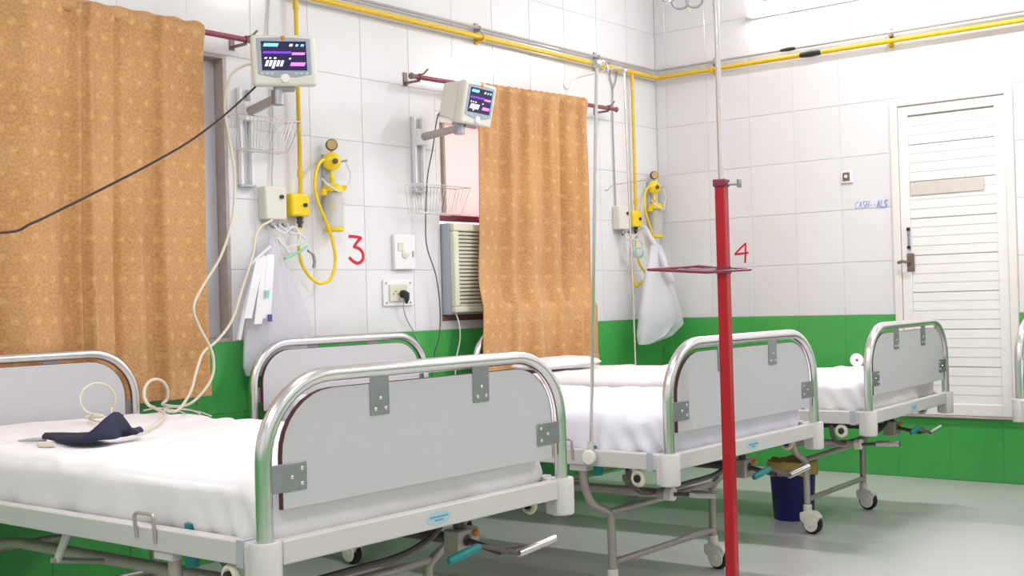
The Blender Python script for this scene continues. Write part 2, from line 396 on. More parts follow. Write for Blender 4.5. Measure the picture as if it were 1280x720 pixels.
# ------------------------------------------------------------------ curtain rods and curtains
def rod(label, ya, yb, za, zb, brackets):
    o = thing('curtain_rod', label, 'curtain rod', (0.1, (ya+yb)/2, za))
    z = lambda y: za + (zb-za)*(y-ya)/(yb-ya)
    MB().cyl((0.1, ya, za), (0.1, yb, zb), 0.012, 12).build('pole', 'rod_maroon', o)
    for y in brackets:
        mb = MB(); mb.box((0.0, y-0.012, z(y)-0.03), (0.006, y+0.012, z(y)+0.035)); mb.box((0.006, y-0.006, z(y)-0.022), (0.1, y+0.006, z(y)-0.012)); mb.ring((0.1, y, z(y)), (0,1,0), 0.015, 0.0035, 12)
        mb.build('bracket', 'brown_metal', o)
        MB().tube(smooth_path([(0.1, y, z(y)+0.012), (0.105, y+0.025, z(y)+0.02), (0.11, y+0.05, z(y)+0.045)]), 0.005, 6).build('clip', 'brown_metal', o)
    for y, s in ((ya, -1), (yb, 1)):
        MB().lathe([(0.0, 0.0), (0.014, 0.002), (0.017, 0.012), (0.01, 0.022), (0.0, 0.024)], (0.1, y, z(y)), (0, s, 0), 12).build('finial', 'brown_metal', o)
    return o
rod('maroon curtain rod through the large orange curtain', -5.2, -3.03, 2.16, 2.155, (-5.15, -3.09))
rod('maroon curtain rod through the smaller orange curtain', -2.16, -0.56, 2.13, 2.151, (-2.12, -0.63))
def curtain(label, ya, yb, zt0, zt1, zb0, zb1, folds, yb_shift=0.0, ny=150, nz=50, depth=0.03, seed=1, base_x=0.0, bulge=0.0):
    mb = MB(); mb.uv = []; us = []; L = 0; prev = None
    def fx(t, h):
        s = 0
        for (c, w, a) in folds: s += a * math.exp(-((t - c) / w) ** 2)
        ripple = 0.008 * math.sin(t * 2*math.pi*13 + 1.3*math.sin(t*9+seed)) * max(0, 1 - 1.6*h) * min(1, h/0.1) + 0.005 * noise.noise((t*10, h*2.2, seed))
        return s * (0.5 + 0.5*h) * depth/0.03 + ripple - base_x*min(1, h*1.6) + bulge*(1/(1+math.exp(-(h-0.74)/0.03)))
    for j in range(nz+1):
        h = j / nz
        for i in range(ny+1):
            t = i / ny; y = ya + (yb-ya)*t + yb_shift*h*(2*t-1) - 0.9*bulge/(1+math.exp(-(h-0.74)/0.05))
            zt = zt0 + (zt1-zt0)*t; zb = zb0 + (zb1-zb0)*t
            z = zt + (zb-zt)*h + (0.012*noise.noise((t*8, seed, 1.0)) * h)
            x = 0.122 + fx(t, h) + (0.012*math.exp(-((h-0.02)/0.02)**2))
            if bulge and h > 0.76: x = max(x, 0.198 + 0.25*(x-0.198) if x < 0.198 else x)
            mb.v.append(Vector((x, y, z))); mb.uv.append(((yb-ya)*t*1.25 + seed, z))
    for j in range(nz):
        for i in range(ny):
            a = j*(ny+1)+i; mb.f.append((a, a+1, a+ny+2, a+ny+1))
    root = thing('curtain', label, 'curtain', (0.12, (ya+yb)/2, min(zb0, zb1)))
    o = mb.build('cloth', 'curtain', root, angle=180); sm = o.modifiers.new('thick', 'SOLIDIFY'); sm.thickness = 0.0025
    # hem pocket that the rod passes through
    pk = MB(); pk.uv = []; m = 10
    for i in range(ny+1):
        t = i/ny; y = ya + (yb-ya)*t; z = zt0 + (zt1-zt0)*t - 0.015
        rr = 0.021 + 0.0015*math.sin(t*2*math.pi*17+seed) + 0.003*noise.noise((t*40, seed, 0))
        for k in range(m):
            a = 2*math.pi*k/m; pk.v.append(Vector((0.1 + rr*math.cos(a)*1.05, y, z + rr*1.35*math.sin(a)))); pk.uv.append(((yb-ya)*t*1.25, z + 0.02*k))
    for i in range(ny):
        for k in range(m): a = i*m+k; b = i*m+(k+1) % m; pk.f.append((a, b, b+m, a+m))
    pk.build('hem_pocket', 'curtain', root, angle=180)
    # bottom hem
    hm = MB(); hm.uv = []
    for i in range(ny+1):
        t = i/ny
        for h in (0.95, 1.0):
            y = ya + (yb-ya)*t + yb_shift*h*(2*t-1) - 0.9*bulge/(1+math.exp(-(h-0.74)/0.05)); zt = zt0+(zt1-zt0)*t; zb = zb0+(zb1-zb0)*t
            z = zt + (zb-zt)*h + 0.012*noise.noise((t*8, seed, 1.0))*h; xx = 0.122 + fx(t, h); xx = (0.198 + 0.25*(xx-0.198)) if bulge and xx < 0.198 else xx; hm.v.append(Vector((xx + 0.0035, y, z))); hm.uv.append(((yb-ya)*t*1.25, z))
    for i in range(ny): hm.f.append((2*i, 2*i+1, 2*i+3, 2*i+2))
    hm.build('bottom_hem', 'curtain', root, angle=180)
    return root
curtain('large orange patterned curtain hanging over the window behind the bed with the navy cuff', -5.12, -3.30, 2.175, 2.178, 0.67, 0.69,
        [(0.728, 0.006, -0.05), (0.884, 0.006, -0.04), (0.555, 0.007, -0.05), (0.80, 0.006, -0.03), (0.545, 0.03, -0.05), (0.62, 0.035, 0.04), (0.70, 0.02, -0.06), (0.735, 0.02, 0.045), (0.80, 0.03, -0.03), (0.87, 0.012, -0.04), (0.90, 0.02, 0.03), (0.96, 0.03, -0.02), (0.3, 0.05, 0.04), (0.15, 0.04, -0.04), (0.42, 0.04, -0.04)], 0.02, seed=3, depth=0.024, base_x=0.04, ny=300)
curtain('smaller orange patterned curtain hanging beside the air conditioner', -1.745, -0.86, 2.145, 2.172, 0.69, 0.655,
        [(0.05, 0.06, 0.02), (0.2, 0.03, -0.04), (0.27, 0.04, 0.04), (0.36, 0.03, -0.045), (0.45, 0.05, 0.05), (0.58, 0.03, -0.04), (0.66, 0.04, 0.04), (0.75, 0.02, -0.05), (0.82, 0.03, 0.05), (0.9, 0.03, -0.03), (0.97, 0.03, 0.02)], 0.02, ny=120, seed=8, depth=0.024, base_x=0.01, bulge=0.09)

# ------------------------------------------------------------------ door
x0, x1, z0, z1 = D1
door = thing('door_1', 'white louvred door with cream frame set above the green tiles', None, ((x0+x1)/2, 0, z0), kind='structure')
fw = 0.042
for n_, a, b in (('frame_jamb', (x0, z0), (x0+fw, z1)), ('frame_jamb', (x1-fw, z0), (x1, z1)), ('frame_head', (x0+fw, z1-fw), (x1-fw, z1)), ('threshold', (x0+fw, z0), (x1-fw, z0+0.012))):
    MB().box((a[0], -0.022, a[1]), (b[0], 0.19, b[1])).build(n_, 'door_frame' if n_ != 'threshold' else 'stone_jamb', door, bevel=0.003)
lx0, lx1, lz0, lz1 = x0+fw+0.003, x1-fw-0.003, z0+0.015, z1-fw-0.004
st = 0.055
for n_, a, b in (('leaf_stile', (lx0, lz0), (lx0+st, lz1)), ('leaf_stile', (lx1-st, lz0), (lx1, lz1)), ('leaf_rail', (lx0+st, lz0), (lx1-st, lz0+0.06)), ('leaf_rail', (lx0+st, lz1-0.05), (lx1-st, lz1))):
    MB().box((a[0], -0.012, a[1]), (b[0], 0.025, b[1])).build(n_, 'door_white', door, bevel=0.002)
z = lz0 + 0.06; k = 0; pitch = 0.0508; top = lz1 - 0.05
pl = {}
while z < top - 0.01:
    h = min(pitch, top - z); big = (k % 4 == 3)
    hh = h - (0.004 if big else 0.0006); key = round(hh, 4)
    if key not in pl:
        w_ = (lx1-lx0)/2 - st - 0.001
        mb = MB(); mb.prism([(-w_, 0.014, 0), (-w_, -0.0055, 0), (-w_, -0.0045, hh*0.5), (-w_, -0.0035, hh), (-w_, 0.014, hh)], (2*w_, 0, 0))
        o = mb.build('plank', 'door_white', None, smooth=False); pl[key] = o.data
    else:
        o = bpy.data.objects.new('plank', pl[key]); COL.objects.link(o)
    o.parent = door; o.location = Vector(((lx0+lx1)/2, 0, z)) - door.location; z += h; k += 1
MB().box((lx0+st, 0.014, lz0+0.06), (lx1-st, 0.022, lz1-0.05)).build('backing_panel', 'door_white', door, smooth=False)
a = at_y(1138, 243, -0.01); b = at_y(1230, 225, -0.01)
MB().box((a.x, -0.011, 1.555), (b.x, -0.0095, 1.625)).build('notice_strip', 'strip_beige', door, smooth=False)['label'] = 'blank beige paper strip'
h = at_y(1138, 328, -0.02)
hd = MB().box((h.x-0.022, -0.018, h.z-0.05), (h.x+0.022, -0.012, h.z+0.05)).build('lock_plate', 'brown_metal', door, bevel=0.003)
MB().tube(smooth_path([(h.x-0.005, -0.018, h.z), (h.x-0.008, -0.05, h.z+0.002), (h.x-0.03, -0.056, h.z+0.006), (h.x-0.06, -0.052, h.z)]), 0.009, 8).build('handle', 'brown_metal', hd)
b = at_y(1136, 298, -0.02)
bo = MB().box((b.x-0.01, -0.017, b.z-0.065), (b.x+0.01, -0.012, b.z+0.065)).build('bolt_plate', 'aluminium', door, bevel=0.002)
MB().cyl((b.x, -0.022, b.z-0.055), (b.x, -0.022, b.z+0.055), 0.006, 10).build('bolt', 'steel', bo)
for dz in (-0.05, 0.05): MB().box((b.x-0.009, -0.03, b.z+dz-0.009), (b.x+0.009, -0.017, b.z+dz+0.009)).build('keeper', 'black_plastic', bo, bevel=0.002)

# ------------------------------------------------------------------ pipes on the walls
def pipe_run(name, label, pts, r, m, clips=(), cm='grey_pipe'):
    o = thing(name, label, 'pipe', pts[0]); MB().tube(pts, r, 12).build('pipe', m, o)
    for c, d in clips:
        mb = MB()
        if d == 'x': mb.box((0.0, c[1]-0.012, c[2]-0.03), (0.012, c[1]+0.012, c[2]+0.03)); mb.box((0.012, c[1]-0.008, c[2]-r-0.006), (c[0]+r+0.004, c[1]+0.008, c[2]-r)); mb.ring(c, (0,1,0), r+0.003, 0.004, 12)
        else: mb.box((c[0]-0.012, -0.012, c[2]-0.03), (c[0]+0.012, 0.0, c[2]+0.03)); mb.box((c[0]-0.008, c[1]-r-0.004, c[2]-r-0.006), (c[0]+0.008, -0.012, c[2]-r)); mb.ring(c, (1,0,0), r+0.003, 0.004, 12)
        mb.build('clip', cm, o)
    return o
ZY, ZG, PX = 2.412, 2.462, 0.045
pipe_run('gas_pipe', 'thick yellow gas pipe running along both tiled walls', [(PX, -5.6, ZY+0.004), (PX, -0.06, ZY)] + arc_corner((PX, -1, ZY), (PX, -PX, ZY), (1, -PX, ZY), 0.03) + [(RX-0.1, -PX, ZY)], 0.0135, 'yellow_pipe',
         [((PX, y, ZY), 'x') for y in (-4.4, -1.62, -0.62)] + [((x, -PX, ZY), 'y') for x in (0.46, 1.62, 2.8)], 'yellow_pipe')
pipe_run('conduit_pipe', 'thin grey pipe above the yellow gas pipe', [(0.03, -5.6, ZG+0.004), (0.03, -0.05, ZG)] + arc_corner((0.03, -1, ZG), (0.03, -0.03, ZG), (1, -0.03, ZG), 0.02) + [(RX-0.1, -0.03, ZG)], 0.0075, 'grey_pipe',
         [((0.03, y, ZG), 'x') for y in (-4.4, -1.62, -0.62)] + [((x, -0.03, ZG), 'y') for x in (0.46, 1.62, 2.8)])
for (px, py, y, z, lab) in ((985, 58, -0.03, ZG, 'dark tape joint on the thin grey pipe'), (1013, 68, -PX, ZY, 'dark tape joint on the yellow gas pipe')):
    c = at_y(px, py, y); L_ = 0.05 if y == -0.03 else 0.075; r = 0.0105 if y == -0.03 else 0.0165
    tag(MB().tube([(c.x-L_, y, z), (c.x-L_*0.7, y, z), (c.x, y, z), (c.x+L_*0.6, y, z), (c.x+L_, y, z)], [r*0.75, r*0.95, r*1.15, r, r*0.8], 10).build('pipe_joint', 'black_plastic'), lab, 'pipe joint')
def drop(label, y, z0_):
    o = thing('gas_drop_pipe', label, 'pipe', (PX, y, z0_))
    MB().tube([(PX, y, ZY), (PX, y, z0_)], 0.0095, 10).build('pipe', 'yellow_pipe', o)
    for z in (ZY-0.05, 1.62): MB().cyl((PX, y, z-0.015), (PX, y, z+0.015), 0.0135, 10).build('collar', 'yellow_pipe', o)
drop('vertical yellow gas pipe dropping to the outlet near the red 3', -2.79, 1.53)
drop('vertical yellow gas pipe dropping to the outlet near the corner', -0.31, 1.53)

# ------------------------------------------------------------------ wall lamp
def batten(label, p0, p1, out, group=None, watts=30, cat='lamp'):
    p0, p1, out = Vector(p0), Vector(p1), Vector(out); d = (p1-p0).normalized(); side = d.cross(out).normalized()
    root = thing('tube_light', label, cat, (p0+p1)/2, group)
    def bx(a0, a1, w, o0, o1): return MB().add([p0 + d*a + side*s*w + out*o for a in (a0, a1) for s in (-1, 1) for o in (o0, o1)], [(0,1,3,2), (4,6,7,5), (0,4,5,1), (2,3,7,6), (0,2,6,4), (1,5,7,3)])
    L_ = (p1-p0).length
    bx(0.0, L_, 0.018, 0.0, 0.028).build('batten', 'batten', root, bevel=0.003)
    for a in (0.0, L_-0.025): bx(a, a+0.025, 0.014, 0.028, 0.07).build('holder', 'batten', root, bevel=0.003)
    MB().cyl(p0 + d*0.025 + out*0.055, p1 - d*0.025 + out*0.055, 0.014, 14).build('tube', 'tube_glow', root)
    ld = bpy.data.lights.new('tube_lamp', 'AREA'); ld.shape = 'RECTANGLE'; ld.size = L_*0.95; ld.size_y = 0.06; ld.energy = watts; ld.color = (0.985, 0.985, 1.0)
    lo = bpy.data.objects.new('tube_lamp', ld); COL.objects.link(lo)
    R_ = Matrix((d, (-out).cross(d), -out)).transposed().to_4x4(); lo.parent = root
    lo.matrix_basis = Matrix.Translation(out*0.08 - Vector((0,0,0))) @ R_
    return root
batten('bright fluorescent tube light on the back wall above the yellow pipe', (0.715, 0, 2.70), (1.935, 0, 2.70), (0, -1, 0), None, WALL_W)
for x in (2.25, 4.9):
    for y in (-1.2, -4.2, -6.8):
        batten('fluorescent tube light on the ceiling above the ward', (x-0.6, y, RZ), (x+0.6, y, RZ), (0, 0, -1), 'ceiling tube lights', CEIL_W * (1.3 if y > -2 else 1.0))

# ------------------------------------------------------------------ beds
BL, BW = 2.07, 0.475
def make_bed():
    r = thing('hospital_bed', 'bed', 'bed')
    for s in (-1, 1):
        MB().box((0.03, s*BW-0.016, 0.498), (BL-0.03, s*BW+0.016, 0.55)).build('side_rail', 'cream_paint', r, bevel=0.004)
        for x in (0.05, BL-0.075): MB().box((x, s*BW-0.0185, 0.494), (x+0.025, s*BW+0.0185, 0.5535)).build('joint_plate', 'grey_plate', r, bevel=0.002)
        for x in (0.3, BL-0.10): # nylon rollers under the rail
            MB().ring((x-0.02, s*BW, 0.468), (0, 1, 0), 0.019, 0.009, 18, 8).build('roller', 'tan_plastic', r)
            MB().cyl((x-0.02, s*BW-0.012, 0.468), (x-0.02, s*BW+0.012, 0.468), 0.012, 12).build('roller_hub', 'black_rubber', r)
        for x in (0.37, 1.71):
            leg = MB().tube(smooth_path([(x, s*(BW-0.02), 0.49), (x, s*(BW-0.025), 0.43), (x, s*(BW-0.06), 0.365), (x, s*(BW-0.12), 0.332), (x, s*0.325, 0.315)], 5) + [(x, s*0.315, 0.30), (x, s*0.312, 0.20), (x, s*0.312, 0.115)], 0.0145, 10).build('leg', 'grey_tube', r)
            MB().box((x-0.035, s*(BW-0.005)-0.014, 0.478), (x+0.035, s*(BW-0.005)+0.014, 0.4975)).build('flange', 'cream_paint', leg, bevel=0.003)
            cs = thing('caster', None, None); cs.parent = r
            mb = MB(); mb.cyl((x, s*0.312, 0.085), (x, s*0.312, 0.125), 0.019, 12); mb.prism([(x+dx, s*0.312-0.022, dz) for dx, dz in ((-0.03, 0.09), (-0.03, 0.06), (0.0, 0.035), (0.05, 0.05), (0.062, 0.075), (0.04, 0.096), (0.0, 0.1))], (0, 0.044, 0)); mb.build('fork', 'cream_plastic', cs, bevel=0.004)
            MB().lathe([(0.0, -0.011), (0.035, -0.011), (0.0445, -0.007), (0.0445, 0.007), (0.035, 0.011), (0.0, 0.011)], (x+0.022, s*0.312, 0.0445), (0, 1, 0), 20).build('wheel', 'black_rubber', cs)
            for q in (-1, 1): MB().lathe([(0.0, 0.0), (0.033, 0.0), (0.031, 0.004), (0.011, 0.005), (0.009, 0.008), (0.0, 0.008)], (x+0.022, s*0.312 + q*0.0225, 0.0445), (0, q, 0), 18).build('wheel_cover', 'cream_plastic', cs)
    for x in (0.37, 1.71):
        MB().cyl((x, -0.312, 0.146), (x, 0.312, 0.146), 0.0115, 10).build('stretcher', 'grey_tube', r)
        MB().cyl((x, -0.32, 0.318), (x, 0.32, 0.318), 0.012, 10).build('cross_tube', 'grey_tube', r)
    for e, x in ((-1, 0.0), (1, BL)):
        MB().box((x-0.016, -BW+0.033, 0.498), (x+0.016, BW-0.033, 0.55)).build('end_rail', 'cream_paint', r, bevel=0.004)
        for s in (-1, 1):
            MB().lathe([(0.0, 0.452), (0.030, 0.452), (0.0335, 0.456), (0.0335, 0.548), (0.031, 0.552), (0.02, 0.552), (0.02, 0.55), (0.0, 0.55)], (x, s*BW, 0), (0, 0, 1), 8 if False else 20).build('corner_socket', 'cream_paint', r)
            MB().box((x-0.034 if e > 0 else x-0.016, s*BW-0.03 if s < 0 else s*BW-0.034, 0.454), (x+0.016 if e > 0 else x+0.034, s*BW+0.034 if s < 0 else s*BW+0.03, 0.551)).build('corner_block', 'cream_paint', r, bevel=0.008, seg=3)
        A, B, C_, D = (x, -BW, 0.50), (x, -BW, 0.888), (x, BW, 0.888), (x, BW, 0.50)
        fr = MB().tube([A] + arc_corner(A, B, C_, 0.175, 10) + arc_corner(B, C_, D, 0.175, 10) + [D], 0.0175, 14).build('board_frame', 'chrome', r)
        fr['label'] = 'polished chrome tube'
        # laminate panel
        w_, zb, zt, rr = 0.432, 0.612, 0.858, 0.135; k = 8
        P = [(-w_, zb), (w_, zb)] + [(w_-rr+rr*math.cos(a), zt-rr+rr*math.sin(a)) for a in [math.pi/2*i/k for i in range(k+1)]] + [(-w_+rr-rr*math.sin(a), zt-rr+rr*math.cos(a)) for a in [math.pi/2*i/k for i in range(k+1)]]
        pn = MB().prism([(x-0.006, a, b) for a, b in P], (0.012, 0, 0)).build('panel', 'laminate', r, smooth=False)
        mb = MB(); n = len(P)       # brown edge band round the panel
        for i in range(1, n):
            a, b = P[i], P[(i+1) % n]
            da = Vector((a[0], a[1]-0.7, 0)).normalized()*0.0022; db = Vector((b[0], b[1]-0.7, 0)).normalized()*0.0022
            mb.add([(x-0.0063, a[0], a[1]), (x+0.0063, a[0], a[1]), (x+0.0063, a[0]+da.x, a[1]+da.y), (x-0.0063, a[0]+da.x, a[1]+da.y), (x-0.0063, b[0], b[1]), (x+0.0063, b[0], b[1]), (x+0.0063, b[0]+db.x, b[1]+db.y), (x-0.0063, b[0]+db.x, b[1]+db.y)],
                   [(0,1,5,4), (1,2,6,5), (2,3,7,6), (3,0,4,7)])
        mb.build('edge_band', 'edge_brown', pn, smooth=False)
        for (ya, yb, za, zb_, scr) in ((-0.193, -0.137, 0.786, 0.885, 1), (0.137, 0.193, 0.786, 0.885, 1), (-BW, -0.372, 0.648, 0.708, 0), (0.372, BW, 0.648, 0.708, 0)):
            xo = x + e*0.0066
            br = MB().box((xo, ya, za), (xo + e*0.003, yb, zb_)).build('bracket', 'steel', r, bevel=0.0025)
            cy, cz = (ya+yb)/2, (za+zb_)/2
            if scr: sc = [(cy-0.015, za+0.014), (cy+0.015, za+0.014), (cy, za+0.038)]
            else:
                sg = 1 if ya < 0 else -1; ye = yb if ya < 0 else ya; sc = [(ye-sg*0.014, za+0.014), (ye-sg*0.014, zb_-0.014), (ye-sg*0.04, cz)]
            for sy, sz in sc: MB().lathe([(0.005, 0.0), (0.0045, 0.0018), (0.002, 0.0028), (0.0, 0.003)], (xo + e*0.003, sy, sz), (e, 0, 0), 10).build('screw', 'chrome', br)
    MB().box((0.03, -BW+0.017, 0.517), (BL-0.03, BW-0.017, 0.531)).build('deck', 'deck_grey', r, smooth=False)
    for x in (0.4, 0.8, 1.2, 1.6): MB().box((x-0.015, -BW+0.017, 0.485), (x+0.015, BW-0.017, 0.516)).build('deck_bearer', 'grey_tube', r, smooth=False)
    # mechanism below
    MB().tube([(0.37, -0.30, 0.345), (0.7, -0.30, 0.385), (1.93, -0.30, 0.392)], 0.016, 12).build('drive_tube', 'grey_tube', r)
    MB().tube([(0.45, 0.28, 0.40), (1.90, 0.28, 0.40)], 0.016, 12).build('drive_tube', 'dark_tube', r)
    MB().tube(smooth_path([(1.89, -0.45, 0.49), (1.89, -0.42, 0.43), (1.89, -0.33, 0.398), (1.89, -0.1, 0.397), (1.89, 0.06, 0.402), (1.89, 0.16, 0.43), (1.89, 0.21, 0.475), (1.89, 0.23, 0.515)]), 0.0095, 8).build('bow_tube', 'dark_tube', r)
    lk = MB(); lk.prism([(1.21, -0.44, 0.50), (1.235, -0.44, 0.50), (1.17, -0.44, 0.405), (1.145, -0.44, 0.405)], (0, 0.012, 0)); lk.build('link_bar', 'cream_paint', r, bevel=0.003)
    MB().cyl((1.163, -0.45, 0.413), (1.163, -0.29, 0.38), 0.007, 8).build('link_pin', 'grey_tube', r)
    # unfolded crank on the near drive tube
    ck = thing('crank', None, None); ck.parent = r
    MB().lathe([(0.012, 0), (0.022, 0.004), (0.022, 0.03), (0.012, 0.034)], (1.93, -0.30, 0.392), (1, 0, 0), 14).build('bearing', 'cream_plastic', ck)
    MB().cyl((1.964, -0.30, 0.392), (2.03, -0.30, 0.398), 0.007, 8).build('shaft', 'dark_tube', ck)
    MB().cyl((2.03, -0.30, 0.398), (2.13, -0.30, 0.402), 0.0125, 12).build('socket_tube', 'chrome', ck)
    # folded crank with teal grip
    ck = thing('crank', None, None); ck.parent = r
    MB().box((1.84, 0.25, 0.36), (1.90, 0.33, 0.43)).build('gear_box', 'grey_tube', ck, bevel=0.006)
    MB().cyl((1.87, 0.28, 0.425), (1.87, 0.28, 0.5), 0.014, 10).build('hanger', 'dark_tube', ck)
    MB().cyl((1.90, 0.29, 0.395), (2.00, 0.30, 0.375), 0.009, 8).build('shaft', 'dark_tube', ck)
    g0, g1, a1, c0, c1 = [at_x(px, py, 2.20) - Vector((0.16, -4.13, 0)) for px, py in ((561, 702), (600, 683), (606, 683), (648, 692), (693, 673))]
    MB().tube([g0, g0.lerp(g1, 0.08), g0.lerp(g1, 0.5), g0.lerp(g1, 0.92), g1], [0.008, 0.0115, 0.0125, 0.0115, 0.007], 12).build('grip', 'teal', ck)
    MB().tube([g1, a1, c0], 0.0055, 8).build('arm', 'dark_tube', ck)
    MB().cyl(c0, c1, 0.0105, 12).build('socket_tube', 'chrome', ck)
    MB().cyl(c1.lerp(c0, 0.5), (2.00, 0.30, 0.375), 0.007, 8).build('pivot', 'dark_tube', ck)
    MB().lathe([(0.0, 0), (0.009, 0.0), (0.01, 0.006), (0.006, 0.012), (0.0, 0.013)], (1.90, 0.31, 0.415), (1, 0, 0), 10).build('knob', 'orange', ck)
    # loop on the rail, teal stop, maker's label
    MB().tube(smooth_path([(1.625, -BW-0.018, 0.523), (1.625, -BW-0.022, 0.56), (1.628, -BW-0.022, 0.578), (1.66, -BW-0.022, 0.581), (1.697, -BW-0.022, 0.579), (1.70, -BW-0.022, 0.56), (1.70, -BW-0.018, 0.515)], 4), 0.0045, 8).build('rail_loop', 'grey_tube', r)
    MB().cyl((1.765, -0.445, 0.462), (1.765, -0.445, 0.56), 0.015, 12).build('stop_pin', 'teal', r)
    ang = [2*math.pi*i/28 for i in range(28)]
    st = MB().prism([(BL+0.0162, 0.0 + 0.039*math.cos(a), 0.523 + 0.0165*math.sin(a)) for a in ang], (0.0006, 0, 0)).build('maker_label', 'sticker_blue', r, smooth=False)
    st['label'] = 'pale blue oval sticker'
    mb = MB()
    for zz, yy0, yy1 in ((0.524, -0.028, 0.028), (0.516, -0.012, 0.014)):
        y = yy0
        while y < yy1: mb.box((BL+0.0168, y, zz), (BL+0.0171, y+0.0032, zz+0.0045)); y += 0.0046
    mb.build('lettering', 'sticker_text', st, smooth=False)
    return r
bed = make_bed()
BEDS = [((0.16, -4.13, 0), 0.0, 'white-framed hospital bed with a navy cuff lying on its mattress'),
        ((0.16, -2.665, 0), 0.0, 'hospital bed behind the red drip stand, rod fixed to its side rail'),
        ((0.155, -1.40, 0), 3.2, 'hospital bed standing in front of the white louvred door'),
        ((4.70, -0.585, 0), 180.0, 'hospital bed facing away from the row, chrome post before the door frame')]
beds = []
for i, (loc, rz, lab) in enumerate(BEDS):
    b = bed if i == 0 else copy_tree(bed)
    beds.append((b, loc, rz, lab))
for b, loc, rz, lab in beds:
    b.location = loc; b.rotation_euler.z = math.radians(rz); tag(b, lab, 'bed', 'hospital beds of the ward')

# ------------------------------------------------------------------ mattresses
def mattress(label, loc, rz, m, seed, hump=0.0):
    nx, ny, nz = 130, 60, 8; X0, X1, Y0, Y1, Z0, Z1 = 0.045, BL-0.035, -0.452, 0.452, 0.532, 0.668
    mb = MB(); idx = {}
    def pt(i, j, k):
        u, v, w = i/nx, j/ny, k/nz
        x, y, z = X0+(X1-X0)*u, Y0+(Y1-Y0)*v, Z0+(Z1-Z0)*w
        # rounded edges
        R_ = 0.045; cx = min(max(x, X0+R_), X1-R_); cy = min(max(y, Y0+R_), Y1-R_); cz = min(max(z, Z0+0.012), Z1-R_)
        d = Vector((x-cx, y-cy, z-cz))
        if d.length > 1e-6:
            mx = max(abs(d.x), abs(d.y), abs(d.z)); d = d.normalized() * mx; x, y, z = cx+d.x, cy+d.y, cz+d.z
        e = min(u, 1-u)*(X1-X0); f = min(v, 1-v)*(Y1-Y0); side = 1 - min(1, min(e, f)/0.06)
        n1 = noise.noise((x*3.1, y*3.1, seed)); n2 = 1 - abs(noise.noise((x*7+seed, y*5+z*6, seed*2)))*2; n3 = noise.noise((x*17, y*17+z*14, seed+5))
        if k == nz: z += 0.008*n1 + 0.008*max(0, n2-0.5) * 2 - 0.006*side
        if side > 0.3 and w < 1.0:
            q = (1-w)*side; out = 0.010*n2*q + 0.012*n1*q + 0.007*n3*q - 0.008*q
            if f < e: y += out * (1 if v > 0.5 else -1)
            else: x += min(out, 0.004) * (1 if u > 0.5 else -1)
            # tucked corner folds
            cr = math.exp(-(max(e, f)/0.2)**2) * (1-w)**0.7; y += (1 if v > 0.5 else -1)*0.011*cr*(math.sin(x*75+z*55) + 0.6*n3)
            if k == 0: z += 0.006*noise.noise((x*9, y*9, seed+3)) + 0.002
        z += hump*math.exp(-((u-0.1)/0.13)**2)*w*math.exp(-((v-0.5)/0.36)**4)
        z = max(z, Z0)
        return (x, y, z)
    def vid(i, j, k):
        key = (i, j, k)
        if key not in idx: idx[key] = len(mb.v); mb.v.append(Vector(pt(i, j, k)))
        return idx[key]
    for i in range(nx):
        for j in range(ny):
            mb.f.append((vid(i,j,nz), vid(i+1,j,nz), vid(i+1,j+1,nz), vid(i,j+1,nz))); mb.f.append((vid(i,j,0), vid(i,j+1,0), vid(i+1,j+1,0), vid(i+1,j,0)))
    for k in range(nz):
        for i in range(nx):
            mb.f.append((vid(i,0,k), vid(i+1,0,k), vid(i+1,0,k+1), vid(i,0,k+1))); mb.f.append((vid(i,ny,k), vid(i,ny,k+1), vid(i+1,ny,k+1), vid(i+1,ny,k)))
        for j in range(ny):
            mb.f.append((vid(0,j,k), vid(0,j,k+1), vid(0,j+1,k+1), vid(0,j+1,k))); mb.f.append((vid(nx,j,k), vid(nx,j+1,k), vid(nx,j+1,k+1), vid(nx,j,k+1)))
    o = mb.build('mattress', m, None, angle=180); o.location = loc; o.rotation_euler.z = math.radians(rz)
    return tag(o, label, 'mattress', 'mattresses under white sheets')
ML = ['mattress under a smooth white sheet with the navy cuff on it', 'mattress under a bluish white sheet behind the red drip stand', 'mattress under a white sheet with a tape roll on it', 'mattress under a white sheet on the bed facing away from the row']
for i, (loc, rz, _) in enumerate(BEDS): mattress(ML[i], loc, rz, 'sheet_blue' if i == 1 else 'sheet', 3.7*i+1.3, 0.0)

# ------------------------------------------------------------------ pillow on the far bed
def pillow(label, c, rz, lx, ly, h):
    mb = MB(); n = 24
    for sgn in (1, -1):
        base = len(mb.v)
        for i in range(n+1):
            for j in range(n+1):
                a, b = 2*i/n-1, 2*j/n-1; q = max(0.0, (1-a**4)*(1-b**4))**0.45
                pin = 1 - 0.06*(1-abs(a))*abs(b)**3 - 0.0
                mb.v.append(Vector((a*lx/2*(1-0.08*(1-b*b)*0-0.05*abs(b)**6), b*ly/2*(1-0.05*abs(a)**6), (h*0.62 if sgn > 0 else h*0.38)*q*sgn + h*0.38 + 0.004*noise.noise((a*3, b*3, 2))*q)))
        for i in range(n):
            for j in range(n): v = base+i*(n+1)+j; mb.f.append((v, v+1, v+n+2, v+n+1))
    o = mb.build('pillow', 'sheet', None, angle=180); o.location = c; o.rotation_euler.z = rz; return tag(o, label, 'pillow')
pillow('white pillow at the head of the bed before the door', (0.345, -1.44, 0.680), math.radians(3), 0.24, 0.5, 0.06)

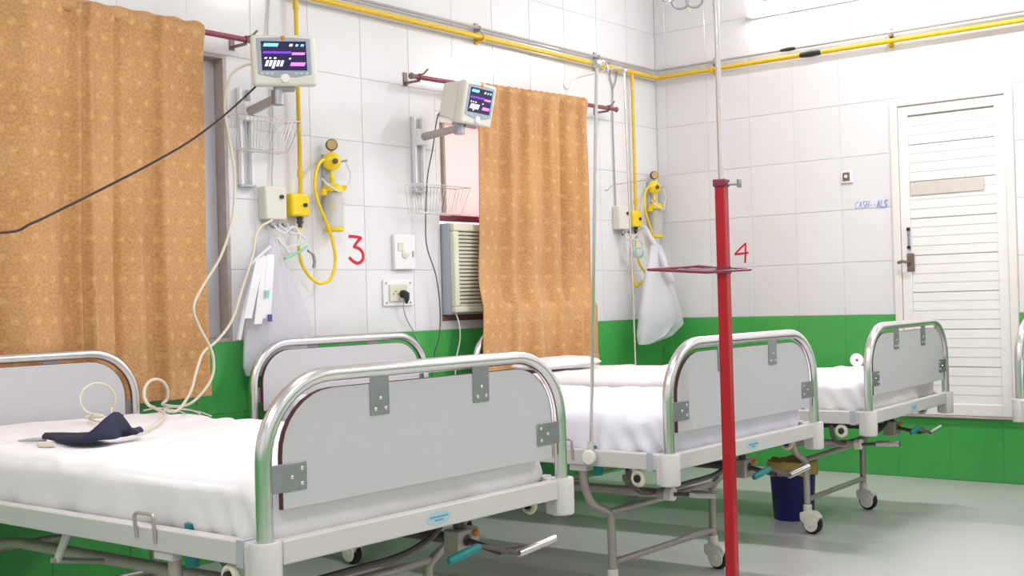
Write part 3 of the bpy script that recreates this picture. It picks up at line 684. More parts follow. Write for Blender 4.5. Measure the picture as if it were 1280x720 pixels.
# ------------------------------------------------------------------ things on the beds
c0 = at_z(100, 548, 0.66)
def cuff():
    root = thing('blood_pressure_cuff', 'navy blue folded cuff lying on the white sheet', 'cuff', (c0.x, c0.y, 0.672))
    # ridge seen from the front: outline points in pixels on the sheet, lifted along the fold
    nx, ny = 22, 12; mb = MB()
    def P(px, py, z): return at_z(px, py, z)
    for i in range(nx+1):
        t = i/nx; px = 52 + 128*t
        near = at_z(px, 553 + 5*math.sin(math.pi*min(1, t*1.3)) - 9*max(0, t-0.7)/0.3, 0.676)
        far = near + Vector((-0.05, 0.13*math.sin(math.pi*(0.12+0.86*t)), 0)) 
        ridge = 0.012 + 0.062*math.exp(-((t-0.57)/0.17)**2) * (1 if t < 0.57 else math.exp(-((t-0.57)/0.10)**2)) 
        for j in range(ny+1):
            w = j/ny; p = near.lerp(far, w); p.z = 0.682 + ridge*math.sin(math.pi*min(1, w*1.0))**0.8 + 0.006*noise.noise((t*6, w*4, 3)) + 0.006
            mb.v.append(p)
    for i in range(nx):
        for j in range(ny): a = i*(ny+1)+j; mb.f.append((a, a+1, a+ny+2, a+ny+1))
    o = mb.build('cuff_cloth', 'navy', root, angle=180); s_ = o.modifiers.new('thick', 'SOLIDIFY'); s_.thickness = 0.006
    a, b = at_z(22, 551, 0.68), at_z(58, 549, 0.68)
    MB().tube([a, a.lerp(b, 0.5), b], [0.002, 0.006, 0.006], 8).build('tail_tube', 'bezel', root)
    a, b = at_z(48, 556, 0.68), at_z(68, 556, 0.68); MB().tube([a, a.lerp(b, 0.5), b], [0.006, 0.010, 0.006], 10).build('connector', 'hose_cream', root)
cuff()
# coiled cream hoses from the wall to the bed
def hose(label, pts, r, m='hose_cream', name='hose', cat='hose', group=None):
    return tag(MB().tube(smooth_path(pts, 8), r, 8).build(name, m), label, cat, group)
def circle_px(cx, cy, rx, ry, X, a0, a1, n=9, dX=0.0): return [at_x(cx + rx*math.cos(a0+(a1-a0)*i/n), cy - ry*math.sin(a0+(a1-a0)*i/n), X + dX*i/n) for i in range(n+1)]
mat_z = 0.678
hose('thick cream hose looping onto the bed from the wall monitor',
     [at_x(320, 80, 0.27), at_x(305, 82, 0.24), at_x(288, 96, 0.20), at_x(281, 130, 0.17), at_x(286, 170, 0.16), at_x(293, 215, 0.16), at_x(291, 270, 0.17), at_x(276, 320, 0.19), at_x(252, 360, 0.21), at_x(242, 385, 0.22), at_x(250, 410, 0.22), at_x(265, 440, 0.23), at_x(266, 468, 0.24), at_x(252, 492, 0.26), at_x(232, 507, 0.28)]
     + circle_px(195, 492, 15, 18, 0.33, -0.9, 4.6, 12, 0.10) + [at_z(206, 520, mat_z+0.004), at_z(180, 538, mat_z+0.004), at_z(152, 538, mat_z+0.006), at_z(142, 528, mat_z+0.01)], 0.0056)
hose('thin cream hose standing in a loop on the bed', [at_z(150, 522, mat_z+0.004), at_z(140, 524, mat_z+0.01)] + circle_px(122, 499, 22, 20, 0.50, -0.7, 4.4, 12, 0.05) + [at_z(112, 524, mat_z+0.004), at_z(128, 528, mat_z+0.004)], 0.0035)
hose('cream hose hanging from the white outlet to the bed', [at_x(340, 275, 0.10), at_x(322, 288, 0.13), at_x(316, 318, 0.15), at_x(303, 360, 0.17), at_x(290, 400, 0.19), at_x(272, 425, 0.21), at_x(254, 441, 0.23), at_x(246, 462, 0.26), at_x(238, 490, 0.32), at_z(222, 513, mat_z+0.004), at_z(205, 513, mat_z+0.004)], 0.0055)
for k, (dx, dy) in enumerate(((0, 0), (14, 3), (-16, 1))):
    hose('thin grey lead lying by the head end of the bed', [at_z(196+dx, 512+dy, mat_z+0.003), at_z(214+dx, 509+dy, mat_z+0.003), at_z(236+dx, 512+dy, mat_z+0.003), at_z(250+dx, 517+dy, mat_z+0.003)], 0.0022, 'hose_clear', 'lead', 'lead', 'leads on the bed')
p = at_z(148, 518, 0.69); tag(MB().box((p.x-0.012, p.y-0.014, 0.674), (p.x+0.012, p.y+0.014, 0.69)).build('plug_block', 'blue_plastic', bevel=0.004), 'small blue plug block by the head board', 'plug')
p = at_z(118, 521, 0.684); tag(MB().tube([(p.x-0.02, p.y-0.02, 0.684), (p.x, p.y, 0.688), (p.x+0.015, p.y+0.025, 0.684)], [0.006, 0.011, 0.006], 10).build('hose_connector', 'hose_cream'), 'small cream hose connector beside the navy cuff', 'connector')
# tape roll
p = at_y(1071, 452, -0.86)
tr = thing('tape_roll', 'white tape roll standing on the sheet of the bed by the door', 'tape roll', (p.x, p.y, 0.668))
ax = Vector((0.5, -0.85, 0)).normalized()
mb = MB(); R0, R1, h = 0.008, 0.032, 0.024
mb.lathe([(R0, -h/2), (R1, -h/2), (R1, h/2), (R0, h/2), (R0, -h/2)], (p.x, p.y, 0.668+R1), ax, 24); mb.build('tape', 'white_plastic', tr)
MB().lathe([(R0-0.003, -h/2), (R0, -h/2), (R0, h/2), (R0-0.003, h/2), (R0-0.003, -h/2)], (p.x, p.y, 0.668+R1), ax, 24).build('core', 'strip_beige', tr)

# ------------------------------------------------------------------ drip rods clamped to beds
def drip_rod(label, base, top, arm_pts, disc_dir):
    base, top = Vector(base), Vector(top)
    root = thing('drip_rod', label, 'drip rod', base)
    MB().cyl(base, top, 0.0056, 10).build('rod', 'chrome', root)
    d = Vector(disc_dir)
    MB().lathe([(0.0, -0.012), (0.020, -0.012), (0.024, -0.006), (0.024, 0.004), (0.02, 0.009), (0.0, 0.01)], base + d*0.018, d, 20).build('clamp_disc', 'cream_plastic', root)
    MB().cyl(base, base + Vector((0, 0, 0.05)), 0.010, 10).build('socket', 'cream_paint', root)
    if arm_pts:
        MB().tube(smooth_path(arm_pts), 0.0045, 8).build('hook_arm', 'chrome', root)
        MB().lathe([(0.0, -0.014), (0.013, -0.012), (0.015, 0.0), (0.013, 0.012), (0.0, 0.014)], top, (0, 1, 0), 12).build('hub', 'chrome', root)
    return root
bA = Vector((1.94, -2.665-BW-0.024, 0.53)); tA = at_y(746, 80, bA.y - 0.01)
drip_rod('thin chrome drip rod clamped to the side rail of the bed behind the red stand', bA, tA, [tA + Vector((0, 0, -0.004)), tA + Vector((0.0, 0.03, 0.012)), tA + Vector((0, 0.05, 0.0)), tA + Vector((0, 0.055, -0.02))], (0.3, -0.95, 0))
bB = Vector((0.43, -0.872, 0.55)); tB = at_y(780, 88, -0.86)
X = tB.x
drip_rod('drip rod with a long hooked arm near the tiled corner', bB, tB, [tB, at_x(770, 85, X), at_x(746, 91, X+0.01), at_x(722, 97, X+0.02), at_x(716, 101, X+0.02), at_x(712, 110, X+0.02), at_x(707, 111, X+0.02), at_x(705, 106, X+0.02), at_x(706, 100, X+0.02)], (0, 1, 0))

# ------------------------------------------------------------------ red drip stand
SX, SY = 2.46, -3.16
st = thing('drip_stand', 'red drip stand with wire tray and chrome upper pole', 'drip stand', (SX, SY, 0))
ZT = at_z(1, 1, 1) and (CAM + _ray(905, 228) * ((Vector((SX, SY, 0)) - CAM).dot(c_fwd))).z
qm = Matrix.Translation((SX, SY, 0)) @ Matrix.Rotation(math.radians(8), 4, 'Z')
MB().box((-0.016, -0.016, 0.10), (0.016, 0.016, ZT), qm).build('lower_pole', 'red_paint', st, bevel=0.003)
MB().cyl((SX, SY, ZT-0.25), (SX, SY, 2.08), 0.0085, 12).build('upper_pole', 'chrome', st)
MB().box((-0.02, -0.02, ZT-0.012), (0.02, 0.02, ZT+0.01), qm).build('collar', 'dark_red', st, bevel=0.003)
ck = MB().cyl((SX+0.016, SY+0.010, ZT-0.004), (SX+0.05, SY+0.03, ZT-0.004), 0.005, 8).build('clamp_screw', 'steel', st)
MB().box((SX+0.042, SY+0.018, ZT-0.016), (SX+0.05, SY+0.036, ZT+0.010)).build('wing', 'steel', ck, bevel=0.002)
for k in range(4):
    a = math.radians(20 + 90*k); d = Vector((math.cos(a), math.sin(a), 0)); c = Vector((SX, SY, 0))
    lg = MB().tube(smooth_path([c + Vector((0, 0, 0.12)), c + d*0.08 + Vector((0, 0, 0.115)), c + d*0.22 + Vector((0, 0, 0.085)), c + d*0.27 + Vector((0, 0, 0.065))], 5), 0.013, 10).build('leg', 'red_paint', st)
    MB().lathe([(0.0, -0.012), (0.02, -0.012), (0.026, -0.006), (0.026, 0.006), (0.02, 0.012), (0.0, 0.012)], c + d*0.28 + Vector((0, 0, 0.026)), d.cross(Vector((0, 0, 1))), 16).build('caster_wheel', 'black_rubber', lg)
    MB().cyl(c + d*0.272 + Vector((0, 0, 0.03)), c + d*0.272 + Vector((0, 0, 0.075)), 0.007, 8).build('caster_stem', 'steel', lg)
# wire tray
dep = (Vector((SX, SY, 0)) - CAM).dot(c_fwd)
def at_d(px, py, d): return CAM + _ray(px, py) * d
zt = at_d(905, 337, dep).z
tc = [at_d(810, 337, dep-0.02), at_d(872, 332, dep+0.16), at_d(938, 337, dep+0.06), at_d(884, 341, dep-0.12)]
for v in tc: v.z = zt + (v.z - zt)*0.9
mb = MB(); mb.tube(tc + [tc[0], tc[0].lerp(tc[1], 0.02)], 0.0042, 8); mb.build('tray_rim', 'dark_red', st)
for t in (0.25, 0.5, 0.75): MB().cyl(tc[0].lerp(tc[1], t), tc[3].lerp(tc[2], t), 0.0014, 6).build('tray_wire', 'dark_red', st)
MB().cyl((SX, SY, zt-0.012), (SX, SY, zt+0.008), 0.0235, 12).build('tray_collar', 'dark_red', st)
# hook head
hz = 2.06
for k in range(4):
    a = math.radians(216 + 90*k) ; d = Vector((math.cos(a), math.sin(a), 0)); c = Vector((SX, SY, hz))
    MB().tube(smooth_path([c, c + d*0.06 + Vector((0, 0, 0.015)), c + d*0.10 + Vector((0, 0, -0.02)), c + d*0.115 + Vector((0, 0, -0.09)), c + d*0.125 + Vector((0, 0, -0.142)), c + d*0.15 + Vector((0, 0, -0.15)), c + d*0.168 + Vector((0, 0, -0.12))], 6), 0.0048, 8).build('hook', 'chrome', st)
MB().lathe([(0.0, 0.03), (0.014, 0.02), (0.018, 0.0), (0.012, -0.03)], (SX, SY, hz), (0, 0, 1), 14).build('hook_hub', 'chrome', st)
# plastic hanger clip hanging in view on the hooks
p = at_d(861, 4, dep)
cl = thing('hanger_clip', 'chrome ring clip with pale pointed tag hanging beside the drip stand hooks', 'clip', (p.x, p.y, at_d(861, 17, dep).z))
MB().ring(at_d(850, 1, dep), c_fwd, 0.024, 0.0036, 18).build('ring', 'steel', cl)
MB().ring(at_d(868, -1, dep), c_fwd, 0.024, 0.0036, 18).build('ring', 'steel', cl)
MB().prism([at_d(855, 5, dep), at_d(865, 7, dep), at_d(865, 12, dep), at_d(862, 18, dep), at_d(858, 12, dep)], c_fwd*0.006).build('tag', 'strip_beige', cl, bevel=0.001)

# ------------------------------------------------------------------ monitors on wall arms
def monitor(label, c, rz, tilt, roll=0.0):
    root = thing('patient_monitor', label, 'monitor'); w, h, d = 0.250, 0.205, 0.125
    MB().prism([(d/2, -w/2, -h/2), (d/2, w/2, -h/2), (d/2, w/2, h/2), (d/2, -w/2, h/2)], (-0.045, 0, 0)).build('front_shell', 'cream_plastic', root, bevel=0.014, seg=3)
    MB().add([(d/2-0.045, -w/2*0.95, -h/2*0.95), (d/2-0.045, w/2*0.95, -h/2*0.95), (d/2-0.045, w/2*0.95, h/2*0.95), (d/2-0.045, -w/2*0.95, h/2*0.95), (-d/2-0.03, -w/2*0.8, -h/2*0.8), (-d/2-0.03, w/2*0.8, -h/2*0.8), (-d/2-0.03, w/2*0.8, h/2*0.72), (-d/2-0.03, -w/2*0.8, h/2*0.72)],
             [(3,2,1,0), (4,5,6,7), (0,1,5,4), (1,2,6,5), (2,3,7,6), (3,0,4,7)]).build('back_shell', 'cream_plastic', root, bevel=0.012, seg=3)
    x = d/2
    bz = MB().prism([(x-0.001, a, b) for a, b in ((-0.103, -0.055), (-0.045, -0.068), (0.045, -0.068), (0.105, -0.055), (0.105, 0.088), (0.03, 0.092), (-0.03, 0.092), (-0.103, 0.088))], (0.003, 0, 0)).build('bezel', 'bezel', root, bevel=0.002)
    MB().prism([(x+0.002, a, b) for a, b in ((-0.086, -0.040), (0.088, -0.040), (0.088, 0.076), (-0.086, 0.076))], (0.0012, 0, 0)).build('screen', 'screen', root, smooth=False)
    scr = root.children[-1]
    def bars(n_, m, rects):
        for ya, yb, za, zb in rects:
            mb = MB(); s_ = (zb-za)*0.35; mb.prism([(x+0.0033, ya, za), (x+0.0033, yb, za), (x+0.0033, yb+s_, zb), (x+0.0033, ya+s_, zb)], (0.0004, 0, 0)); mb.build(n_, m, scr, smooth=False)
    bars('trace_cyan', 'px_cyan', [(-0.078, -0.022, 0.055, 0.068), (0.046, 0.056, 0.056, 0.065), (0.066, 0.078, 0.056, 0.065)])
    bars('trace_violet', 'px_violet', [(-0.082, 0.028, 0.027, 0.036)])
    bars('trace_pink', 'px_pink', [(0.03, 0.08, 0.022, 0.032), (0.022, 0.078, -0.022, -0.008)])
    random.seed(5); big = []
    for k in range(5): big.append((-0.076+k*0.0145, -0.066+k*0.0145, -0.024, 0.0))
    big += [(-0.076, -0.066, 0.006, 0.012), (-0.058, -0.05, 0.006, 0.012), (-0.04, -0.03, 0.006, 0.012), (0.018, 0.026, 0.004, 0.010), (0.022, 0.034, 0.056, 0.066), (-0.05, -0.04, -0.032, -0.026)]
    bars('numerals', 'px_white', big)
    for y in (-0.088, -0.068, -0.05, 0.044, 0.064, 0.086): MB().prism([(x+0.002, y-0.007, -0.056), (x+0.002, y+0.005, -0.056), (x+0.002, y+0.009, -0.047), (x+0.002, y-0.003, -0.047)], (0.002, 0, 0)).build('key', 'button', bz, smooth=False)
    MB().lathe([(0.018, 0), (0.019, 0.004), (0.015, 0.009), (0.0, 0.010)], (x, 0.0, -0.072), (1, 0, 0), 20).build('dial', 'white_plastic', root)
    MB().lathe([(0.010, 0), (0.009, 0.003), (0.0, 0.005)], (x+0.001, 0.0, 0.090), (1, 0, 0), 14).build('alarm_lamp', 'orange', root)
    MB().box((-0.05, -0.04, -h/2-0.014), (0.035, 0.04, -h/2+0.002)).build('mount_plate', 'steel', root, bevel=0.003)
    for y in (-w/2-0.001,):
        MB().box((-0.02, y*0.86-0.004, -0.01), (0.0, y*0.86+0.004, 0.03)).build('side_socket', 'blue_plastic', root, bevel=0.002)
    root.matrix_basis = Matrix.Translation(c) @ Matrix.Rotation(math.radians(rz), 4, 'Z') @ Matrix.Rotation(math.radians(tilt), 4, 'Y') @ Matrix.Rotation(math.radians(roll), 4, 'X')
    return root
m1c = at_x(354, 78, 0.30); m2c = at_x(586, 129, 0.30)
monitor('patient monitor with bright violet readout beside the large orange curtain', m1c, -34, 4, 2)
monitor('patient monitor turned sideways in front of the smaller orange curtain', m2c, 8, 13, 0)
def rail_arm(label, y, zb, ztop, end, zarm):
    root = thing('monitor_rail', label, 'monitor rail', (0, y, zb))
    MB().box((0.0, y-0.032, zb), (0.008, y+0.032, ztop)).build('rail_plate', 'aluminium', root, bevel=0.002)
    for s in (-1, 1): MB().box((0.008, y+s*0.026-0.006, zb+0.004), (0.03, y+s*0.026+0.006, ztop-0.004)).build('rail_lip', 'white_plastic', root, bevel=0.002)
    MB().box((0.008, y-0.04, zb-0.006), (0.034, y+0.04, zb+0.004)).build('end_cap', 'grey_plate', root, bevel=0.002)
    MB().box((0.02, y-0.03, zarm-0.04), (0.06, y+0.03, zarm+0.04)).build('carriage', 'white_plastic', root, bevel=0.005)
    p0 = Vector((0.055, y, zarm)); e = Vector(end)
    arm = MB().tube([p0, p0.lerp(e, 0.6), e], [0.020, 0.019, 0.017], 12).build('arm', 'grey_tube', root)
    MB().cyl(e + Vector((0, 0, -0.03)), e + Vector((0, 0, 0.028)), 0.026, 16).build('swivel', 'steel', arm)
    MB().cyl(e + Vector((0, 0, 0.02)), e + Vector((0, 0, 0.06)), 0.016, 12).build('neck', 'steel', arm)
e1 = at_x(347, 122, 0.29); e2 = at_x(574, 160, 0.29)
rail_arm('white wall rail and arm carrying the monitor by the large curtain', -3.045, 1.555, 1.97, e1, at_x(300, 137, 0.06).z)
rail_arm('white wall rail and arm carrying the monitor by the smaller curtain', -2.06, 1.585, 1.955, e2, at_x(522, 170, 0.06).z)
def basket(label, ya, yb, zb, ztp, x0_=0.036, x1_=0.13, skew=0.04):
    root = thing('wire_basket', label, 'basket', (x0_, (ya+yb)/2, zb), 'wire baskets under the monitors')
    top = [(x0_, ya, ztp), (x1_, ya-0.01, ztp), (x1_, yb+0.01, ztp), (x0_, yb, ztp)]; bot = [(x0_, ya+skew*0.4, zb), (x1_-0.02, ya+skew*0.4, zb), (x1_-0.02, yb-skew, zb), (x0_, yb-skew, zb)]
    MB().tube([Vector(p) for p in top] + [Vector(top[0])], 0.0028, 6).build('top_rim', 'chrome', root); MB().tube([Vector(p) for p in bot] + [Vector(bot[0])], 0.0024, 6).build('bottom_rim', 'chrome', root)
    def side(a, b, c, d, n):
        for i in range(n+1):
            t = i/n; MB().cyl(Vector(a).lerp(Vector(b), t), Vector(c).lerp(Vector(d), t), 0.0016, 5).build('wire', 'chrome', root)
    side(top[1], top[2], bot[1], bot[2], 16); side(top[0], top[1], bot[0], bot[1], 4); side(top[3], top[2], bot[3], bot[2], 4); side(bot[0], bot[3], bot[1], bot[2], 8)
basket('wire basket on the wall rail by the large curtain', -3.15, -2.86, 1.70, 1.835)
basket('wire basket on the wall rail beside the air conditioner', -2.17, -1.83, 1.475, 1.61)

# ------------------------------------------------------------------ cables
hose('black cable slung in front of the large orange curtain', [at_x(322, 106, 0.25), at_x(305, 122, 0.26), at_x(278, 146, 0.28), at_x(238, 176, 0.32), at_x(190, 204, 0.36), at_x(140, 230, 0.38), at_x(90, 255, 0.38), at_x(40, 279, 0.36), at_x(0, 291, 0.34), (0.28, -4.6, 1.30), (0.15, -5.1, 1.34), (0.006, -5.5, 1.42)], 0.0042, 'black_plastic', 'cable', 'cable')
hose('black cable hanging from the sideways monitor past the air conditioner', [at_x(552, 136, 0.20), at_x(546, 150, 0.16), at_x(541, 185, 0.10), at_x(534, 225, 0.06), at_x(532, 280, 0.05), at_x(534, 310, 0.05), at_x(545, 345, 0.05), at_x(550, 385, 0.05), at_x(549, 420, 0.05), at_x(543, 442, 0.05), at_x(540, 470, 0.05)], 0.003, 'dark_tube', 'cable', 'cable')
hose('white cable dropping below the air conditioner', [at_x(568, 386, 0.06), at_x(574, 405, 0.06), at_x(575, 425, 0.06), at_x(571, 445, 0.06), at_x(569, 470, 0.06)], 0.0035, 'white_plastic', 'cable', 'cable')
hose('grey cable running up the wall behind the patient monitor', [at_x(338, -20, 0.008), at_x(336, 10, 0.008), at_x(335, 45, 0.01), at_x(340, 110, 0.01), at_x(341, 190, 0.012), at_x(340, 225, 0.014), at_x(342, 243, 0.02)], 0.004, 'strip_beige', 'cable', 'cable')
for k, (lab, pts) in enumerate((('grey cable dropping down the wall to the outlet near the corner', ((762, 78), (763, 98), (766, 112), (766, 150), (768, 210), (770, 262))), ('short grey cable joining the wall cable below the yellow pipe', ((772, 84), (770, 100), (766.5, 112))))):
    hose(lab, [at_x(a, b, 0.010) for a, b in pts], 0.0045, 'grey_pipe', 'cable', 'cable')
hose('grey cable from the black plug down behind the head board', [at_x(505, 372, 0.03), at_x(505, 388, 0.03), at_x(510, 402, 0.02), at_x(518, 416, 0.015), at_x(524, 432, 0.012), at_x(527, 460, 0.012)], 0.0028, 'grey_pipe', 'cable', 'cable')

# ------------------------------------------------------------------ switch, sockets
def plate(name, label, cat, p0, p1, t=0.014, m='white_plastic'):
    y0_, y1_ = sorted((p0.y, p1.y)); z0_, z1_ = sorted((p0.z, p1.z))
    r = thing(name, label, cat, (0, (y0_+y1_)/2, z0_)); MB().box((0, y0_, z0_), (t, y1_, z1_)).build('plate', m, r, bevel=0.004); return r, y0_, y1_, z0_, z1_
r, a, b, c, d = plate('switch_plate', 'tall white switch plate right of the red 3', 'switch', at_x(489, 293), at_x(516, 337), 0.022)
MB().box((0.022, a+0.02, c+0.09), (0.026, a+0.055, c+0.13)).build('rocker', 'tan_plastic', r, bevel=0.003)
MB().lathe([(0.024, 0), (0.022, 0.006), (0.012, 0.01), (0, 0.011)], (0.022, (a+b)/2, c+0.075), (1, 0, 0), 18).build('dial', 'cream_plastic', r)
MB().box((0.022, b-0.022, c+0.06), (0.027, b-0.012, c+0.09)).build('indicator', 'grey_plate', r, bevel=0.002)
r, a, b, c, d = plate('wall_socket', 'wide white wall socket plate with a plug in it', 'socket', at_x(477, 350), at_x(515, 382), 0.010)
MB().box((0.010, a+0.035, c+0.022), (0.018, b-0.04, d-0.022)).build('socket_insert', 'tan_plastic', r, bevel=0.003)
for y in (a+0.018, b-0.018):
    for z in (c+0.016, d-0.016): MB().cyl((0.010, y, z), (0.012, y, z), 0.005, 10).build('screw', 'steel', r)
for k in range(3): MB().cyl((0.018, a+0.07+0.014*(k-1), c+0.058+0.012*(k % 2)), (0.0188, a+0.07+0.014*(k-1), c+0.058+0.012*(k % 2)), 0.004, 8).build('hole', 'dark_tube', r)
p = at_x(505, 369, 0.03)
tag(MB().tube([(0.018, p.y, p.z+0.006), (0.03, p.y, p.z+0.006), (0.045, p.y, p.z+0.002), (0.05, p.y, p.z-0.02), (0.045, p.y, p.z-0.04)], [0.019, 0.02, 0.018, 0.012, 0.006], 12).build('plug', 'black_plastic'), 'black plug in the white wall socket', 'plug')
p = at_y(1059, 221)
r = thing('call_switch', 'small square wall socket left of the white door', 'socket', (p.x, 0, p.z-0.035))
MB().box((p.x-0.036, -0.012, p.z-0.036), (p.x+0.036, 0.0, p.z+0.036)).build('plate', 'white_plastic', r, bevel=0.004)
MB().box((p.x-0.022, -0.016, p.z-0.024), (p.x+0.022, -0.012, p.z+0.024)).build('recess', 'brown_metal', r, bevel=0.003)
MB().lathe([(0.010, 0), (0.009, 0.006), (0.0, 0.008)], (p.x, -0.016, p.z), (0, -1, 0), 14).build('knob', 'white_plastic', r)

# ------------------------------------------------------------------ painted writing
def strokes(name, label, lines, wall, r, m, cat='number'):
    mb = MB(); n_ = Vector((1, 0, 0)) if wall == 'x' else Vector((0, -1, 0))
    for li, ln in enumerate(lines):
        P = smooth_path(ln, 5) if len(ln) > 2 else [Vector(q) for q in ln]; h = 0.0008 + 0.0004*li; base = len(mb.v)
        for i, p in enumerate(P):
            d = (P[min(i+1, len(P)-1)] - P[max(i-1, 0)]).normalized(); q = n_.cross(d)*r
            e = d*r*0.6*(-1 if i == 0 else 1 if i == len(P)-1 else 0)
            mb.v += [p-q+e+n_*0.0001, p+q+e+n_*0.0001, p+q+e+n_*h, p-q+e+n_*h]
        for i in range(len(P)-1):
            for k in range(4): a = base+i*4+k; b = base+i*4+(k+1) % 4; mb.f.append((a, b, b+4, a+4))
        mb.f += [tuple(base+k for k in range(4)), tuple(len(mb.v)-4+k for k in range(4))]
    return tag(mb.build(name, m, smooth=False), label, cat)
strokes('painted_number', 'red painted numeral 3 on the white tiles', [[at_x(436.5, 295.5), at_x(444, 296), at_x(451, 297.5)], [at_x(451, 297.5), at_x(446, 303), at_x(442.5, 308.5)], [at_x(442.5, 308.5), at_x(449, 311), at_x(453.5, 317), at_x(453, 325), at_x(447.5, 329), at_x(442, 327), at_x(437, 322.5)]], 'x', 0.0075, 'red_ink')
strokes('painted_number', 'red painted numeral 4 beside the red stand', [[at_y(932, 304.5), at_y(926, 310), at_y(919, 317.5)], [at_y(919, 318), at_y(927, 317), at_y(935, 316)], [at_y(932, 304.5), at_y(932, 317), at_y(931.5, 328)]], 'y', 0.006, 'red_ink')
def glyphs(txt, px0, px1, pyb0, pyb1, h):
    F = {'C': [[(1,.9),(.5,1),(0,.6),(.1,.15),(.6,0),(1,.1)]], 'A': [[(0,0),(.5,1)],[(.5,1),(1,0)],[(.2,.4),(.8,.4)]], 'S': [[(1,.95),(.4,1),(.1,.75),(.5,.5),(.9,.25),(.6,0),(0,.05)]], 'H': [[(0,0),(0,1)],[(1,0),(1,1)],[(0,.5),(1,.5)]], 'I': [[(.5,0),(.5,1)]], 'L': [[(.1,1),(.1,0)],[(.1,0),(.9,0)]], 'N': [[(0,0),(0,1)],[(0,1),(1,0)],[(1,0),(1,1)]], '.': [[(.4,.35),(.55,.4)]]}
    out = []; n_ = len(txt); w = (px1-px0)/n_
    for i, ch in enumerate(txt):
        for ln in F[ch]:
            out.append([at_y(px0 + w*i + a*w*0.7 + b*1.0, pyb0 + (pyb1-pyb0)*(i+a*0.7)/n_ - b*h, 0.0) for a, b in ln])
    return out
strokes('handwriting', 'small faint blue handwriting left of the white door', glyphs('CASH..ALS', 1069, 1110, 261, 258, 8.5), 'y', 0.0022, 'blue_ink', 'writing')

